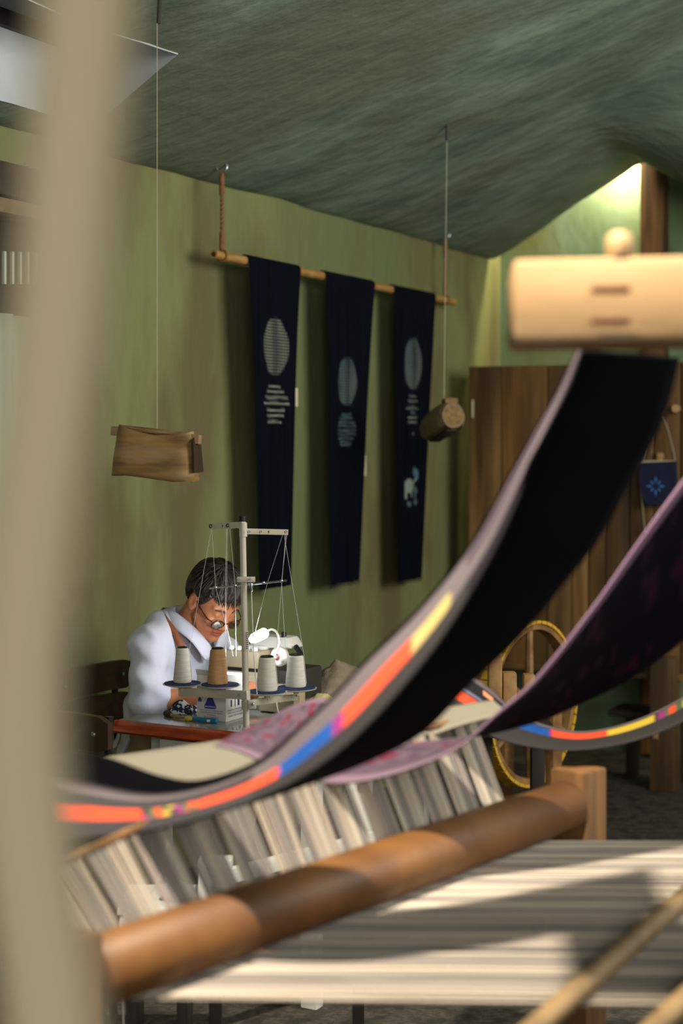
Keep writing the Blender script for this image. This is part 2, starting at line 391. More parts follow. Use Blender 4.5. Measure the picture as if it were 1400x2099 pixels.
# beam block, top right
M_block = mat('pale_ochre_wood', (158, 122, 80), (172, 142, 102), scale=9, stretch=(.25, 1, 1), rough=.5, bump=.1)
blk = thing('loom_beam', P(1250, 700, 2.05), 'pale wooden loom beam end with round knob and two slots', 'loom beam')
c0 = P(1066, 525, 2.0); c1 = P(1066, 700, 2.0)
zt, zb, xl = c0[2], c1[2], c0[0]
mb = MB(); mb.box((xl + .30, 2.11, (zt + zb) / 2 + .004), (.60, .20, zt - zb), (np.array([.996, -.08, .012]), np.array([.08, .996, 0]), UP), .011); obj('block', mb, M_block, blk)
kp = P(1270, 512, 2.04); mb = MB(); mb.lathe(kp - UP * .01, [(.016, 0), (.0175, .01), (.0175, .025), (.014, .031), (.006, .034)], UP, 20); obj('knob', mb, M_block, blk)
M_slot = mat('slot_shadow_brown', (96, 62, 34), rough=.8)
for yy in (593, 657):
    sp = P(1252, yy, 2.0005); mb = MB(); mb.box(sp, (.049, .012, .0095), (np.array([.996, -.08, 0]), np.array([.08, .996, 0]), UP), .003); obj('slot', mb, M_slot, blk)
mb = MB(); mb.box((.86, 2.88, 1.765), (.06, 1.6, .07), bev=.006); obj('side_rail', mb, M_block, blk)
mb = MB(); mb.box((.86, 3.62, .87), (.075, .085, 1.74), bev=.006); obj('post', mb, M_block, blk)
mb = MB(); mb.box((xl + .60, 2.16, .78), (.075, .085, 1.56), bev=.006); obj('post', mb, M_block, blk)

# woven bands: rails in space, several rails across, colour per vertex
M_band = mat('woven_band', (255, 255, 255), rough=.9, sheen=.0, bump=.15, bscale=400, attr='Col', bdist=.002, spec=.05)
M_band.node_tree.nodes['Principled BSDF'].inputs['Base Color'].default_value = (1, 1, 1, 1)
def band(name, rails, nacross, color, label, nlen=150, thick=.004):
    R = [catmull(r, nlen) for r in rails]; m = len(rails) - 1; mb = MB(); vs = []; cs = []
    tot = sum(nacross)
    for i in range(nlen + 1):
        for k in range(m):
            for j in range(nacross[k] + (1 if k == m - 1 else 0)):
                f = j / nacross[k]; vs.append(R[k][i] * (1 - f) + R[k + 1][i] * f); cs.append(color(i / nlen, k + f, vs[-1]))
    n = tot + 1
    mb.add(vs, [(i * n + j, i * n + j + 1, (i + 1) * n + j + 1, (i + 1) * n + j) for i in range(nlen) for j in range(tot)]); mb.c = cs
    o = obj(name, mb, M_band, solid=thick, angle=60); tag(o, label, 'cloth', 'woven cloth strips on the loom'); return o
def px_of(p): return 700 + p[0] / p[1] * FPX
def seq(x, table):
    for a, c in table:
        if x < a: return c
    return table[-1][1]
BLK = lin((3, 3, 6)); ORA = lin((206, 76, 50)); BLU = lin((32, 74, 142)); YEL = lin((188, 162, 58)); MAU = lin((98, 90, 93)); DGR = lin((52, 50, 50)); MAG = lin((130, 50, 110)); GRN = lin((70, 92, 64)); CRM = lin((128, 124, 110))
def multi(x): return [GRN, YEL, DGR, MAG, GRN, ORA][int(x / 11) % 6]
stA = [  # inner, L, M, R
    ((1185, 712), (1188, 715), (1196, 716), (1392, 732)), ((1145, 800), (1150, 800), (1166, 797), (1377, 798)), ((1093, 890), (1100, 890), (1128, 882), (1350, 880)),
    ((1036, 990), (1045, 990), (1080, 985), (1290, 990)), ((976, 1098), (985, 1100), (1030, 1098), (1230, 1100)), ((912, 1186), (920, 1190), (975, 1200), (1160, 1190)),
    ((838, 1270), (845, 1275), (905, 1310), (1065, 1305)), ((748, 1357), (755, 1362), (830, 1405), (960, 1405)), ((683, 1427), (690, 1432), (752, 1490), (870, 1498)),
    ((620, 1484), (628, 1490), (675, 1556), (765, 1556)), ((528, 1560), (540, 1568), (585, 1612), (640, 1604)), ((415, 1600), (430, 1618), (468, 1660), (500, 1650)),
    ((330, 1592), (300, 1640), (325, 1699), (350, 1690)), ((215, 1552), (170, 1622), (175, 1718), (195, 1705)), ((90, 1530), (50, 1590), (40, 1722), (55, 1706)), ((-110, 1490), (-150, 1540), (-165, 1690), (-150, 1672))]
dA = [2.28, 2.28, 2.28, 2.28, 2.28, 2.28, 2.28, 2.28, 2.28, 2.29, 2.31, 2.34, 2.37, 2.40, 2.43, 2.47]
rails = [[P(*st[0], d + .17) for st, d in zip(stA, dA)], [P(*st[1], d + .11) for st, d in zip(stA, dA)], [P(*st[2], d) for st, d in zip(stA, dA)], [P(*st[3], d + .13) for st, d in zip(stA, dA)]]
def colA(u, k, p):
    x = px_of(p)
    if k < .93: return BLK
    if k < 2:
        f = k - 1
        if f < .06: return MAU if x < 960 else lin((90, 80, 88))
        if .36 < f < .68: return seq(x, [(288, ORA), (300, DGR), (405, multi(x)), (572, ORA), (684, BLU), (704, MAG), (845, ORA), (925, lin((168, 152, 98))), (5000, MAU)])
        if x < 520: return lin((58, 56, 58))
        if x > 960: return lin((74, 64, 72)) if f < .5 else lin((40, 36, 42))
        return MAU if f < .36 else DGR
    return BLK
band('black_cloth_strip', rails, [4, 22, 10], colA, 'black cloth strip with orange and blue edge stripe hanging from the pale beam')
stB = [((1690, 700), (1616, 712)), ((1590, 765), (1565, 1010)), ((1480, 885), (1480, 1235)), ((1400, 985), (1400, 1312)), ((1302, 1121), (1300, 1386)), ((1215, 1245), (1210, 1432)), ((1100, 1390), (1120, 1472)), ((1012, 1468), (1020, 1500)),
       ((940, 1532), (930, 1515)), ((850, 1572), (850, 1520)), ((760, 1598), (770, 1505)), ((680, 1606), (710, 1450)), ((610, 1592), (660, 1432)), ((545, 1566), (600, 1448)), ((490, 1540), (540, 1478)), ((440, 1528), (480, 1505))]
rails = [[P(*a, 2.72) for a, b_ in stB], [P(*b_, 2.97) for a, b_ in stB]]
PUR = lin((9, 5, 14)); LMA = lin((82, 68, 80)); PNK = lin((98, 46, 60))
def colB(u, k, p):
    if u < .497: return lin((120, 96, 116)) if k < .06 else (lin((34, 12, 26)) if vnoise(u * 90, k * 8, 4) > .72 else PUR)  # stretch seen from below: its shade is painted in as darker colours
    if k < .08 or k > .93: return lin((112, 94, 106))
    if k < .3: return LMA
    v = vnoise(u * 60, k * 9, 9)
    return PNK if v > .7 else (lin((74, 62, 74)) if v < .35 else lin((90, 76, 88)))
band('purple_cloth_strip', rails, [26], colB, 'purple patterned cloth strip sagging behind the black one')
stC = [((1545, 735), (1532, 735)), ((1548, 1000), (1534, 960)), ((1535, 1290), (1530, 1235)), ((1490, 1410), (1490, 1368)), ((1400, 1478), (1400, 1430)), ((1300, 1518), (1300, 1478)), ((1200, 1536), (1200, 1500)), ((1120, 1535), (1120, 1488)), ((1040, 1520), (1060, 1462)), ((975, 1494), (1022, 1428)), ((915, 1462), (985, 1398)), ((850, 1428), (940, 1372))]
rails = [[P(*a, 3.22) for a, b_ in stC], [P(*b_, 3.46) for a, b_ in stC]]
def colC(u, k, p):
    x = px_of(p)
    if k > .9: return MAU
    if x > 1040 and .5 < k < .84 or x <= 1040 and .34 < k < .56: return seq(x, [(1025, ORA), (1036, DGR), (1125, BLU), (1130, MAG), (1246, ORA), (1342, YEL), (5000, multi(x))])
    if x <= 1040 and .6 < k < .66: return lin((110, 120, 150))
    if x <= 1040 and k > .66: return lin((230, 150, 110)) if abs(x - 1000) < 10 and .76 < k < .86 else lin((40, 38, 40))
    return DGR
band('grey_cloth_strip', rails, [24], colC, 'grey cloth strip with blue, red and yellow stripe, farthest of the hanging strips')
stD = [((330, 1642), (150, 1556)), ((405, 1630), (232, 1550)), ((470, 1612), (370, 1530)), ((545, 1596), (500, 1511)), ((700, 1560), (660, 1488)), ((860, 1515), (850, 1462)), ((950, 1485), (930, 1448)), ((1040, 1462), (1010, 1436))]
rails = [[P(*a, 3.0) for a, b_ in stD], [P(*b_, 3.14) for a, b_ in stD]]
band('cream_cloth_strip', rails, [8], lambda u, k, p: CRM, 'plain cream cloth strip lying between the hanging strips')

# roller with warp threads
RA, RB = np.array([-.352, 2.167, .80]), np.array([.462, 3.197, .80]); RL = np.linalg.norm(RB - RA); RD = (RB - RA) / RL; RQ = np.cross(UP, RD)
M_roll = mat('brown_roller_wood', (92, 58, 26), (120, 80, 37), scale=14, stretch=(.5, .5, .5), rough=.55, bump=.2, bscale=60, c3=(84, 52, 24), bdist=.003)
rol = thing('warp_roller', (*((RA + RB) / 2)[:2], 0), 'thick round wooden warp roller running diagonally across the foreground', 'roller')
mb = MB(); mb.lathe(RA, [(.046, 0), (.05, .004), (.0505, RL * .5), (.05, RL - .004), (.046, RL)], RD, 40); obj('roller', mb, M_roll, rol, angle=60)
bc = RB + RD * .03
mb = MB(); mb.box((bc[0] + .01, bc[1] + .01, .435), (.085, .085, .87), (RD, RQ, UP), .006); obj('bracket_post', mb, wood('bracket_wood', (84, 58, 32), (124, 88, 50), None, 'z', 16), rol)
ac = RA - RD * .05
mb = MB(); mb.box((ac[0], ac[1], .435), (.085, .085, .87), (RD, RQ, UP), .006); obj('bracket_post', mb, MATS['bracket_wood'], rol)
for e, sgn in ((RB, 1), (RA, -1)):
    mb = MB(); mb.lathe(e - RD * .01 * sgn, [(.018, 0), (.018, .05)], RD * sgn, 16); obj('axle', mb, MATS['bracket_wood'], rol)
warp = thing('warp_threads', (*((RA + RB) / 2)[:2], .75), 'sheet of pale cotton warp threads wrapped under the roller', 'threads')
YARN = [mat('warp_cream', (168, 156, 140), rough=.9), mat('warp_grey', (128, 122, 116), rough=.9), mat('warp_mauve', (150, 138, 130), rough=.9), mat('warp_light', (180, 170, 154), rough=.9)]
rx, rz = .0655, .0525
NB = 66
for kb in range(NB):
    u0 = .055 + kb * (.93 - .055) / NB; mb = MB()
    yarn = YARN[[0, 3, 0, 2, 1, 0, 3, 1][kb % 8]] if vnoise(kb * .7, 0, 8) > .25 else YARN[1]
    nst = 8 if kb % 5 else 3
    for j in range(nst):
        c = RA + (RB - RA) * (u0 + j * (.93 - .055) / NB / 9.0 + random.uniform(-.0004, .0004))
        jx, jz = random.uniform(-.002, .002), random.uniform(-.004, .004)
        path = [c + np.array([-.135 + jx, .0, .120 + .075 * min(1, max(0, u0 - .05) / .4)])]
        path += [c + np.array([rx * math.cos(a), 0, rz * math.sin(a)]) for a in np.linspace(math.radians(172), math.radians(268), 7)]
        path += [c + np.array([.4, -.012, -.0525 + jz]), c + np.array([1.0, -.04 + jx, -.050 + jz]), c + np.array([2.1, -.09 + jx, -.05])]
        mb.tube(path, .0011 if j % 3 else .0014, 4, cap=False)
    obj('thread_bundle', mb, yarn, warp)
bar_ = [RA + (RB - RA) * u_ + np.array([-.135, 0, .120 + .075 * min(1, max(0, u_ - .05) / .4)]) for u_ in np.linspace(.03, .95, 24)]
obj('shed_bar', MB().tube(bar_, .006, 8), MATS['bracket_wood'], warp)
# lease rods pushed through the warp
M_rod = wood('rod_wood', (104, 84, 54), (132, 108, 72), None, 'n', 16)
for k, (a, b_) in enumerate((((1060, 2140), (1460, 1790)), ((1330, 2120), (1560, 1900)))):
    pa = P(*a, (CAMH - .765) * FPX / (a[1] - HOR)); pb = P(*b_, (CAMH - .765) * FPX / (b_[1] - HOR)); d = (pb - pa) / np.linalg.norm(pb - pa)
    mb = MB(); mb.tube([pa - d * .15, pa, (pa + pb) / 2, pb], [.016, .016, .0165, .016], 14)
    tag(obj('lease_rod', mb, M_rod), ['round wooden lease rod lying across the warp threads, farther of the two', 'round wooden lease rod in the lower right corner'][k], 'rod', 'lease rods on the warp')

# ================================================================ SEWING TABLE AND WHAT STANDS ON IT
TA, TBL = .66, .86
tab = thing('sewing_table', (*TB(TA / 2, TBL / 2, 0)[:2], 0), 'sewing table with glossy grey top and red wood edge', 'table')
M_top = mat('glossy_grey_laminate', (128, 130, 122), (140, 142, 134), scale=12, rough=.12, spec=.6, coat=.5)
mb = MB(); mb.box(TB(TA / 2, TBL / 2, TZ - .004), (TA, TBL, .008), (E2, E1, UP), .001); obj('table_top', mb, M_top, tab)
M_red = mat('red_lacquered_wood', (124, 32, 12), (206, 74, 32), scale=26, stretch=(.25, .4, 3), rough=.18, coat=.8, bump=.15, bscale=50, lo=.3, hi=.7, bdist=.003)
def edge(a0, b0, a1, b1, out):
    pts = lambda q: [q + UP * (TZ - .001), q + out * .004 + UP * (TZ - .004), q + out * .010 + UP * (TZ - .012), q + out * .011 + UP * (TZ - .016), q + out * .020 + UP * (TZ - .030), q + out * .014 + UP * (TZ - .037), q + UP * (TZ - .037)]
    A = pts(TB(a0, b0, 0)); B = pts(TB(a1, b1, 0)); n = len(A); m = MB()
    m.add(A + B, [(i, (i + 1) % n, (i + 1) % n + n, i + n) for i in range(n)] + [tuple(range(n)), tuple(range(2 * n - 1, n - 1, -1))]); return m
obj('edge_moulding', edge(-.012, 0, TA + .012, 0, -E1), M_red, tab); obj('edge_moulding', edge(0, -.012, 0, TBL, -E2), M_red, tab)
mb = MB(); mb.box(TB(TA / 2 + .004, TBL / 2 + .004, TZ - .024), (TA - .008, TBL - .008, .03), (E2, E1, UP)); obj('core_board', mb, mat('board_core', (150, 120, 90), rough=.8), tab)
M_leg = mat('white_steel', (206, 206, 200), (198, 198, 192), scale=20, rough=.4)
for a, b_ in ((.08, .10), (.58, .10), (.08, .78), (.58, .78)):
    mb = MB(); mb.box(TB(a, b_, .36), (.05, .04, .72), (E2, E1, UP), .004); obj('leg', mb, M_leg, tab)
for b_ in (.10, .78):
    mb = MB(); mb.box(TB(.33, b_, .10), (.48, .035, .035), (E2, E1, UP), .004); obj('stretcher', mb, M_leg, tab)
# motor control box under the table
cb = thing('motor_control_box', TB(.24, .11, .56), 'white motor control box fixed under the table front', 'control box')
mb = MB(); mb.box(TB(.30, .045, .645), (.34, .06, .13), (E2, E1, UP), .006); obj('casing', mb, mat('offwhite_plastic', (214, 214, 206), rough=.45), cb)
mb = MB(); mb.box(TB(.185, .0135, .690), (.026, .002, .008), (E2, E1, UP)); obj('blue_badge', mb, mat('badge_blue', (40, 150, 200), rough=.4), cb)
mb = text_mb('AC SERVO', .008, TB(.175, .0135, .672), E2, UP, -E1 * .001, 'LEFT'); obj('lettering', mb, mat('print_dark', (40, 40, 48), rough=.6), cb, smooth=False)
mb = MB(); mb.box(TB(.25, .0140, .630), (.20, .001, .003), (E2, E1, UP)); obj('panel_line', mb, mat('panel_grey', (150, 150, 146), rough=.5), cb)

# carton
ca = 1.0
base = P(463, 1481, (CAMH - TZ) * FPX / (1481 - HOR)); bx = (base - T0) @ E2; by = (base - T0) @ E1
CW, CD, CHT = .099, .095, .128
cart = thing('carton', TB(bx - CW / 2, by + CD / 2, TZ), 'small white printed carton with blue triangle logo on the table', 'carton')
M_card = mat('white_card', (226, 222, 218), (218, 214, 210), scale=14, rough=.7)
mb = MB(); mb.box(TB(bx - CW / 2, by + CD / 2, TZ + CHT / 2 + .0005), (CW, CD, CHT), (E2, E1, UP), .0015); obj('box_body', mb, M_card, cart)
mb = MB(); mb.prism([TB(bx - CW, by, TZ + CHT), TB(bx, by, TZ + CHT), TB(bx - .006, by - .016, TZ + CHT + .018), TB(bx - CW + .006, by - .016, TZ + CHT + .018)], UP * .001); obj('flap', mb, M_card, cart)
M_blue = mat('logo_blue', (58, 62, 150), rough=.5); M_ink = mat('ink_violet', (66, 60, 96), rough=.6)
fo = -E1 * .0012
def tri(cx, cz, r):
    pts = []
    for k in range(3):
        a0 = math.radians(90 + 120 * k)
        for da in np.linspace(-50, 50, 7):
            a = a0 + math.radians(da); q = .80 * r; rr = .24 * r
            pts.append((cx + q * math.cos(a0) * .9 + rr * math.cos(a), cz + q * math.sin(a0) + rr * math.sin(a)))
    # bulge the sides
    return pts
def flatpoly(pts): 
    m = MB(); m.prism([TB(bx - CW + x, by, TZ + z) + fo for x, z in pts], fo * .4); return m
lg = obj('logo', flatpoly(tri(.047, .050, .0235)), M_blue, cart, smooth=False)
obj('lettering', text_mb('SƠN-PANDA', .0068, TB(bx - CW + .047, by, TZ + .0385), E2, UP, fo * 1.8), mat('print_white', (235, 235, 240), rough=.5), lg, smooth=False)
lg2 = obj('logo', flatpoly(tri(.0115, .058, .0085)), M_blue, cart, smooth=False)
obj('lettering', text_mb('SƠN-PANDA', .0024, TB(bx - CW + .0115, by, TZ + .054), E2, UP, fo * 1.8), MATS['print_white'], lg2, smooth=False)
for k, t_ in enumerate(('Phấn May Sơn-Panda Công Nghệ Hàn Quốc', 'Chuyên Ngành May Xuất Khẩu Việt Nam', 'Số 1 Sơn-Panda', 'Phấn may Sơn-Panda Sài Gòn')):
    obj('lettering', text_mb(t_, .0043, TB(bx - CW + .050, by, TZ + .0285 - k * .0062), E2, UP, fo * 1.2), M_ink, cart, smooth=False)
so = E2 * .0012
for k, (t_, z_) in enumerate((('PHẤN MAY - SƠN-PANDA', .029), ('CÔNG NGHỆ HÀN QUỐC', .021), ('THƯƠNG HIỆU CỦA BẠN', .0125))):
    obj('lettering', text_mb(t_, .0066, TB(bx, by + CD / 2, TZ + z_), E1, UP, so), M_ink, cart, smooth=False)
obj('lettering', text_mb('CHINA CHALK', .0078, TB(bx, by + .046, TZ + .040), UP, -E1, so, 'LEFT'), M_ink, cart, smooth=False) if False else None
for (y_, z0_, z1_, w_) in ((.028, .040, .060, .006), (.048, .038, .074, .003), (.066, .040, .066, .009)):
    mb = MB(); mb.box(TB(bx, by + y_, TZ + (z0_ + z1_) / 2) + so * .5, (.0006, w_, z1_ - z0_), (E2, E1, UP)); obj('printed_mark', mb, M_ink, cart)

# thread stand
M_cream = mat('cream_enamel', (214, 206, 190), (206, 198, 182), scale=20, rough=.35)
M_steel = mat('bright_steel', (190, 196, 198), rough=.25, metal=1.0)
M_black = mat('black_rubber', (22, 22, 24), rough=.6)
SD = 4.30
pf = P(505, 1495, SD); pt = P(497, 1066, SD)
std = thing('thread_stand', (pf[0], pf[1], TZ), 'cream metal thread stand with crossbars clamped at the table edge', 'thread stand')
mb = MB(); mb.tube([pf * 1 + (pt - pf) * 0, pt], .0088, 16); obj('post', mb, M_cream, std)
mb = MB(); mb.lathe(pt - UP * .004, [(.0098, 0), (.0098, .012), (.0085, .015)], UP, 16); obj('end_cap', mb, M_black, std)
mb = MB(); mb.lathe(np.array([pf[0], pf[1], TZ]), [(.013, 0), (.013, .006), (.010, .008)], UP, 16); obj('foot_collar', mb, M_cream, std)
def sc_on(px, py, d, par, r=.0045, m=None):
    c = P(px, py, d); o_ = MB().lathe(c + np.array([0, .002, 0]), [(r, 0), (r, .003), (r * .6, .005)], (0, -1, 0), 12); return obj('screw', o_, m or M_steel, par)
def flatbar(a, b, h, th):
    a = np.array(a); b = np.array(b); d = (b - a); L = np.linalg.norm(d); d = d / L; q = np.cross(UP, d); q /= np.linalg.norm(q); u = np.cross(d, q)
    return MB().box((a + b) / 2, (L, th, h), (d, q, u), .0012)
# upper bars
ub = obj('upper_bar', flatbar(P(429, 1078.5, 4.42), P(497, 1076, 4.29), .0175, .004), M_cream, std)
for x, y in ((432, 1078.5), (467, 1077)):
    c = P(x, y, 4.29 + (497 - x) / 68 * .13 - .008); obj('eyelet', MB().tube(arc(c, .0042, (1, 0, 0), (0, 0, 1), 0, 2 * math.pi * .999, 14), .0015, 6, closed=True), M_black, ub)
mb = MB(); c = P(456, 1078, 4.35); mb.box(c, (.002, .004, .005)); obj('slit', mb, M_black, ub)
ub2 = obj('upper_bar', flatbar(P(499, 1089, 4.29), P(590, 1091, 4.44), .0160, .004), mat('cream_enamel_darker', (170, 160, 140), (182, 172, 152), scale=20, rough=.4), std)  # darker cream for the right-hand bar and arm
for x in (510, 534, 586): sc_on(x, 1090, 4.29 + (x - 499) / 91 * .15 - .007, ub2, .0034)
mb = MB(); c = P(551, 1090, 4.37); mb.box(c, (.002, .004, .006)); obj('slit', mb, M_black, ub2)
mb = MB(); mb.tube([P(498.0, 1071, SD), P(498.6, 1100, SD)], .0112, 16); obj('collar', mb, M_cream, std)
# middle clamp and thread guide rod
cl = obj('clamp', flatbar(P(486, 1187.5, 4.285), P(523, 1187.5, 4.285), .0145, .012), M_cream, std)
sc_on(490, 1188, 4.278, cl, .003); sc_on(513, 1187, 4.278, cl, .003)
mb = MB(); mb.box(P(513, 1200, 4.28), (.016, .012, .014), bev=.002); gb = obj('guide_block', mb, M_steel, std)
mb = MB(); mb.tube([P(514, 1196, 4.275), P(517, 1212, 4.27)], .003, 8); obj('wing_screw', mb, M_steel, gb)
mb = MB(); mb.tube([P(429, 1206, 4.36), P(588, 1190, 4.36)], .0028, 8); gr = obj('guide_rod', mb, M_steel, std)
for x in (442, 482, 540, 577):
    c = P(x, 1206 - (x - 429) / 159 * 16, 4.357); mb = MB(); mb.lathe(c - UP * .004, [(.0035, 0), (.0045, .002), (.0045, .006), (.0035, .008)], UP, 10); obj('guide_ring', mb, M_steel, gr)
# label strip on the post and bracket
mb = MB(); mb.tube([P(501.5, 1292, SD), P(503, 1334, SD)], .0098, 16); lb = obj('ratchet_sleeve', mb, M_cream, std)
for k in range(9):
    mb = MB(); mb.box(P(506.5, 1297 + k * 4, SD - .0095), (.006, .003, .0016)); obj('sleeve_mark', mb, M_black, lb)
# lower arms
la = obj('lower_arm', flatbar(P(368, 1418, 4.44), P(508, 1425, 4.27), .0235, .010), M_cream, std); sc_on(490, 1424.5, 4.283, la, .0042)
mb = MB(); mb.tube([P(503.6, 1415, SD), P(504.1, 1434, SD)], .0125, 18); obj('collar', mb, M_cream, std)
mb = MB(); mb.tube([P(504.1, 1436, SD), P(504.6, 1453, SD)], .0125, 18); obj('collar', mb, M_cream, std)
mb = MB(); mb.box(P(517, 1444, 4.285), (.022, .014, .0225), bev=.002); lb2 = obj('clamp_block', mb, M_cream, std); sc_on(518, 1443.5, 4.276, lb2, .0045)
lr = obj('lower_arm', flatbar(P(516, 1440, 4.29), P(607, 1429, 4.52), .0170, .010), mat('cream_enamel_darker', (1, 1, 1)), std)
# pads with cones
M_pad = mat('navy_foam', (30, 42, 78), (56, 74, 118), scale=300, rough=.95, bump=.3)
PADS = [(374, 1403, 4.43, .0555), (451, 1406, 4.34, .0560), (547, 1420, 4.36, .0560), (607, 1412, 4.48, .0590)]
CONE = [(374, 1328, 1400, 4.43, 'white'), (446, 1330, 1405, 4.34, 'tan'), (547, 1347, 1417, 4.36, 'white'), (606, 1343, 1413, 4.48, 'white')]
LBL = ['white thread cone leftmost on the stand', 'tan thread cone beside the stand post', 'white thread cone just right of the stand post', 'white thread cone rightmost on the stand, near the fabric pile']
M_thread = {'white': mat('white_thread', (218, 212, 200), (204, 198, 186), scale=220, stretch=(.1, .1, 1), rough=.65, bump=.25, bscale=500, bdist=.001),
            'tan': mat('tan_thread', (204, 156, 108), (190, 140, 92), scale=220, stretch=(.1, .1, 1), rough=.65, bump=.25, bscale=500, bdist=.001)}
M_core = mat('dark_cone_core', (44, 34, 28), rough=.7); M_str = mat('strand_white', (224, 224, 220), rough=.6)
tops = [[(374, 1330), (434, 1081)], [(446, 1332), (466, 1080)], [(547, 1349), (586, 1094)], [(594, 1345), (582, 1094)]]
for i, ((x, y, d, r), (cx_, ct, cbm, cd, kind)) in enumerate(zip(PADS, CONE)):
    c = P(x, y, d)
    dish = obj('dish', MB().lathe(c - UP * .007, [(.004, 0), (.012, .0005), (r * .7, .003), (r, .008), (r + .001, .010), (r - .003, .010), (r * .7, .007), (.004, .006)], UP, 36), M_cream, std)
    obj('foam_pad', MB().lathe(c, [(.003, .001), (r * .93, .0025), (r * .93, .0055), (.003, .0055)], UP, 36), M_pad, dish)
    obj('pin', MB().tube([c - UP * .022, c + UP * .02], .0028, 8), M_steel, dish)
    obj('nut', MB().lathe(c - UP * .016, [(.006, 0), (.008, .004), (.008, .009)], UP, 12), M_cream, dish)
    z0_, z1_ = P(0, cbm, cd)[2], P(0, ct, cd)[2]; z0_ = c[2] + .0056; hgt = z1_ - z0_
    cb_ = P(cx_, 1400, cd); cb_ = np.array([cb_[0], cb_[1], z0_])
    rb, rt = (.0300, .0225) if kind == 'white' and i != 0 else (.0262, .0178) if i == 0 else (.0290, .0205)
    co = thing('thread_cone', cb_, LBL[i], 'thread cone', 'thread cones on the stand')
    prof = [(rb - .004, 0), (rb - .001, .002), (rb, .006)] + [(rb + (rt - rb) * f , .006 + (hgt - .010) * f) for f in np.linspace(.02, .98, 30)] + [(rt, hgt - .004), (rt - .003, hgt)]
    obj('winding', MB().lathe(cb_, prof, UP, 30), M_thread[kind], co)
    obj('core', MB().lathe(cb_ + UP * (hgt - .002), [(rt - .0035, 0), (rt - .0035, .005), (rt - .006, .006), (rt - .006, .001)], UP, 24), M_core, co)
    a_, b_ = tops[i]; pa = cb_ + UP * (hgt * .96) + np.array([rt * .9, 0, 0]); pb = P(*b_, 4.40)
    obj('strand', MB().tube([cb_ + UP * .01 + np.array([rb + .001, 0, 0]), pa + np.array([.004, 0, 0]), pb], .0005, 5), M_str, co)
# strands going down from the bars to the machine
runs = [[(434, 1082), (442, 1204), (466, 1290), (478, 1345)], [(471, 1082), (482, 1202), (484, 1345)], [(464, 1082), (462, 1200), (463, 1345)], [(588, 1094), (577, 1192), (582, 1280), (586, 1345)], [(580, 1094), (548, 1195), (522, 1300)], [(515, 1205), (518, 1290), (520, 1340), (527, 1424)]]
for k, r_ in enumerate(runs):
    n_ = len(r_); obj('strand', MB().tube([P(x, y, 4.38 + (.12 * j / (n_ - 1) if k != 5 else -.09)) for j, (x, y) in enumerate(r_)], .0005 if k != 5 else .0014, 5), M_str, std)

# overlock machine
mc = thing('overlock_machine', TB(.22, .46, TZ), 'beige overlock sewing machine in front of the seated man', 'sewing machine')
M_mach = mat('beige_machine_enamel', (176, 160, 132), (166, 150, 122), scale=10, rough=.4); M_mw = mat('machine_white', (214, 210, 198), rough=.4)
AX = (E2, E1, UP)
def mpart(nm, a, b_, z, sz, m, bev=.006, par=mc, taper=None): return obj(nm, MB().box(TB(a, b_, TZ + z), sz, AX, bev, taper), m, par)
mpart('base_plate', .245, .46, .008, (.26, .27, .016), mat('machine_base_grey', (96, 92, 82), rough=.5), .003)
mpart('lower_body', .195, .44, .062, (.13, .17, .09), M_mach, .008)
mpart('looper_cover', .195, .352, .060, (.125, .012, .075), M_mach, .004)
mpart('upper_body', .190, .44, .142, (.125, .17, .052), M_mach, .007)
mpart('arm', .250, .46, .190, (.15, .09, .036), M_mw, .012, taper=(.8, .7))
mpart('gap_shade', .19, .44, .1118, (.118, .16, .0115), M_black, .001)  # black filler stands for the shaded gap between lower and upper body
mpart('side_housing', .315, .46, .065, (.10, .16, .10), mat('machine_dark', (52, 48, 44), rough=.5), .008)
mpart('side_cover', .335, .40, .045, (.07, .06, .06), M_mach, .006)
hwc = TB(.318, .372, TZ + .158); obj('handwheel', MB().lathe(hwc, [(.006, -.006), (.026, -.005), (.029, 0), (.029, .012), (.024, .018), (.010, .019), (.009, .022)], -E1, 30), M_mw, mc)
obj('wheel_hub', MB().lathe(hwc - E1 * .020, [(.009, 0), (.009, .004), (.005, .006)], -E1, 16), mat('hub_red', (150, 60, 44), rough=.4), mc)
for k in range(4):
    obj('tension_dial', MB().lathe(TB(.145 + .028 * k, .37, TZ + .1685), [(.009, 0), (.0095, .006), (.007, .011), (.003, .013)], UP, 14), mat('dial_white', (226, 226, 222), rough=.4), mc)
obj('knob', MB().lathe(TB(.288, .44, TZ + .205), [(.008, 0), (.008, .014), (.006, .017)], UP, 14), M_black, mc)
mpart('top_cover', .205, .46, .174, (.08, .12, .012), M_mw, .004)
obj('carry_bracket', MB().tube([TB(.33, .44, TZ + .18), TB(.36, .42, TZ + .16), TB(.37, .40, TZ + .14)], .008, 8), M_black, mc)
for k in range(3): obj('cover_bolt', MB().lathe(TB(.15 + .04 * k, .345, TZ + .03), [(.004, 0), (.004, .003)], -E1, 10), M_black, mc)
mpart('front_drawer', .35, .31, .03, (.12, .035, .05), mat('machine_shadow_beige', (140, 126, 100), rough=.5), .004)
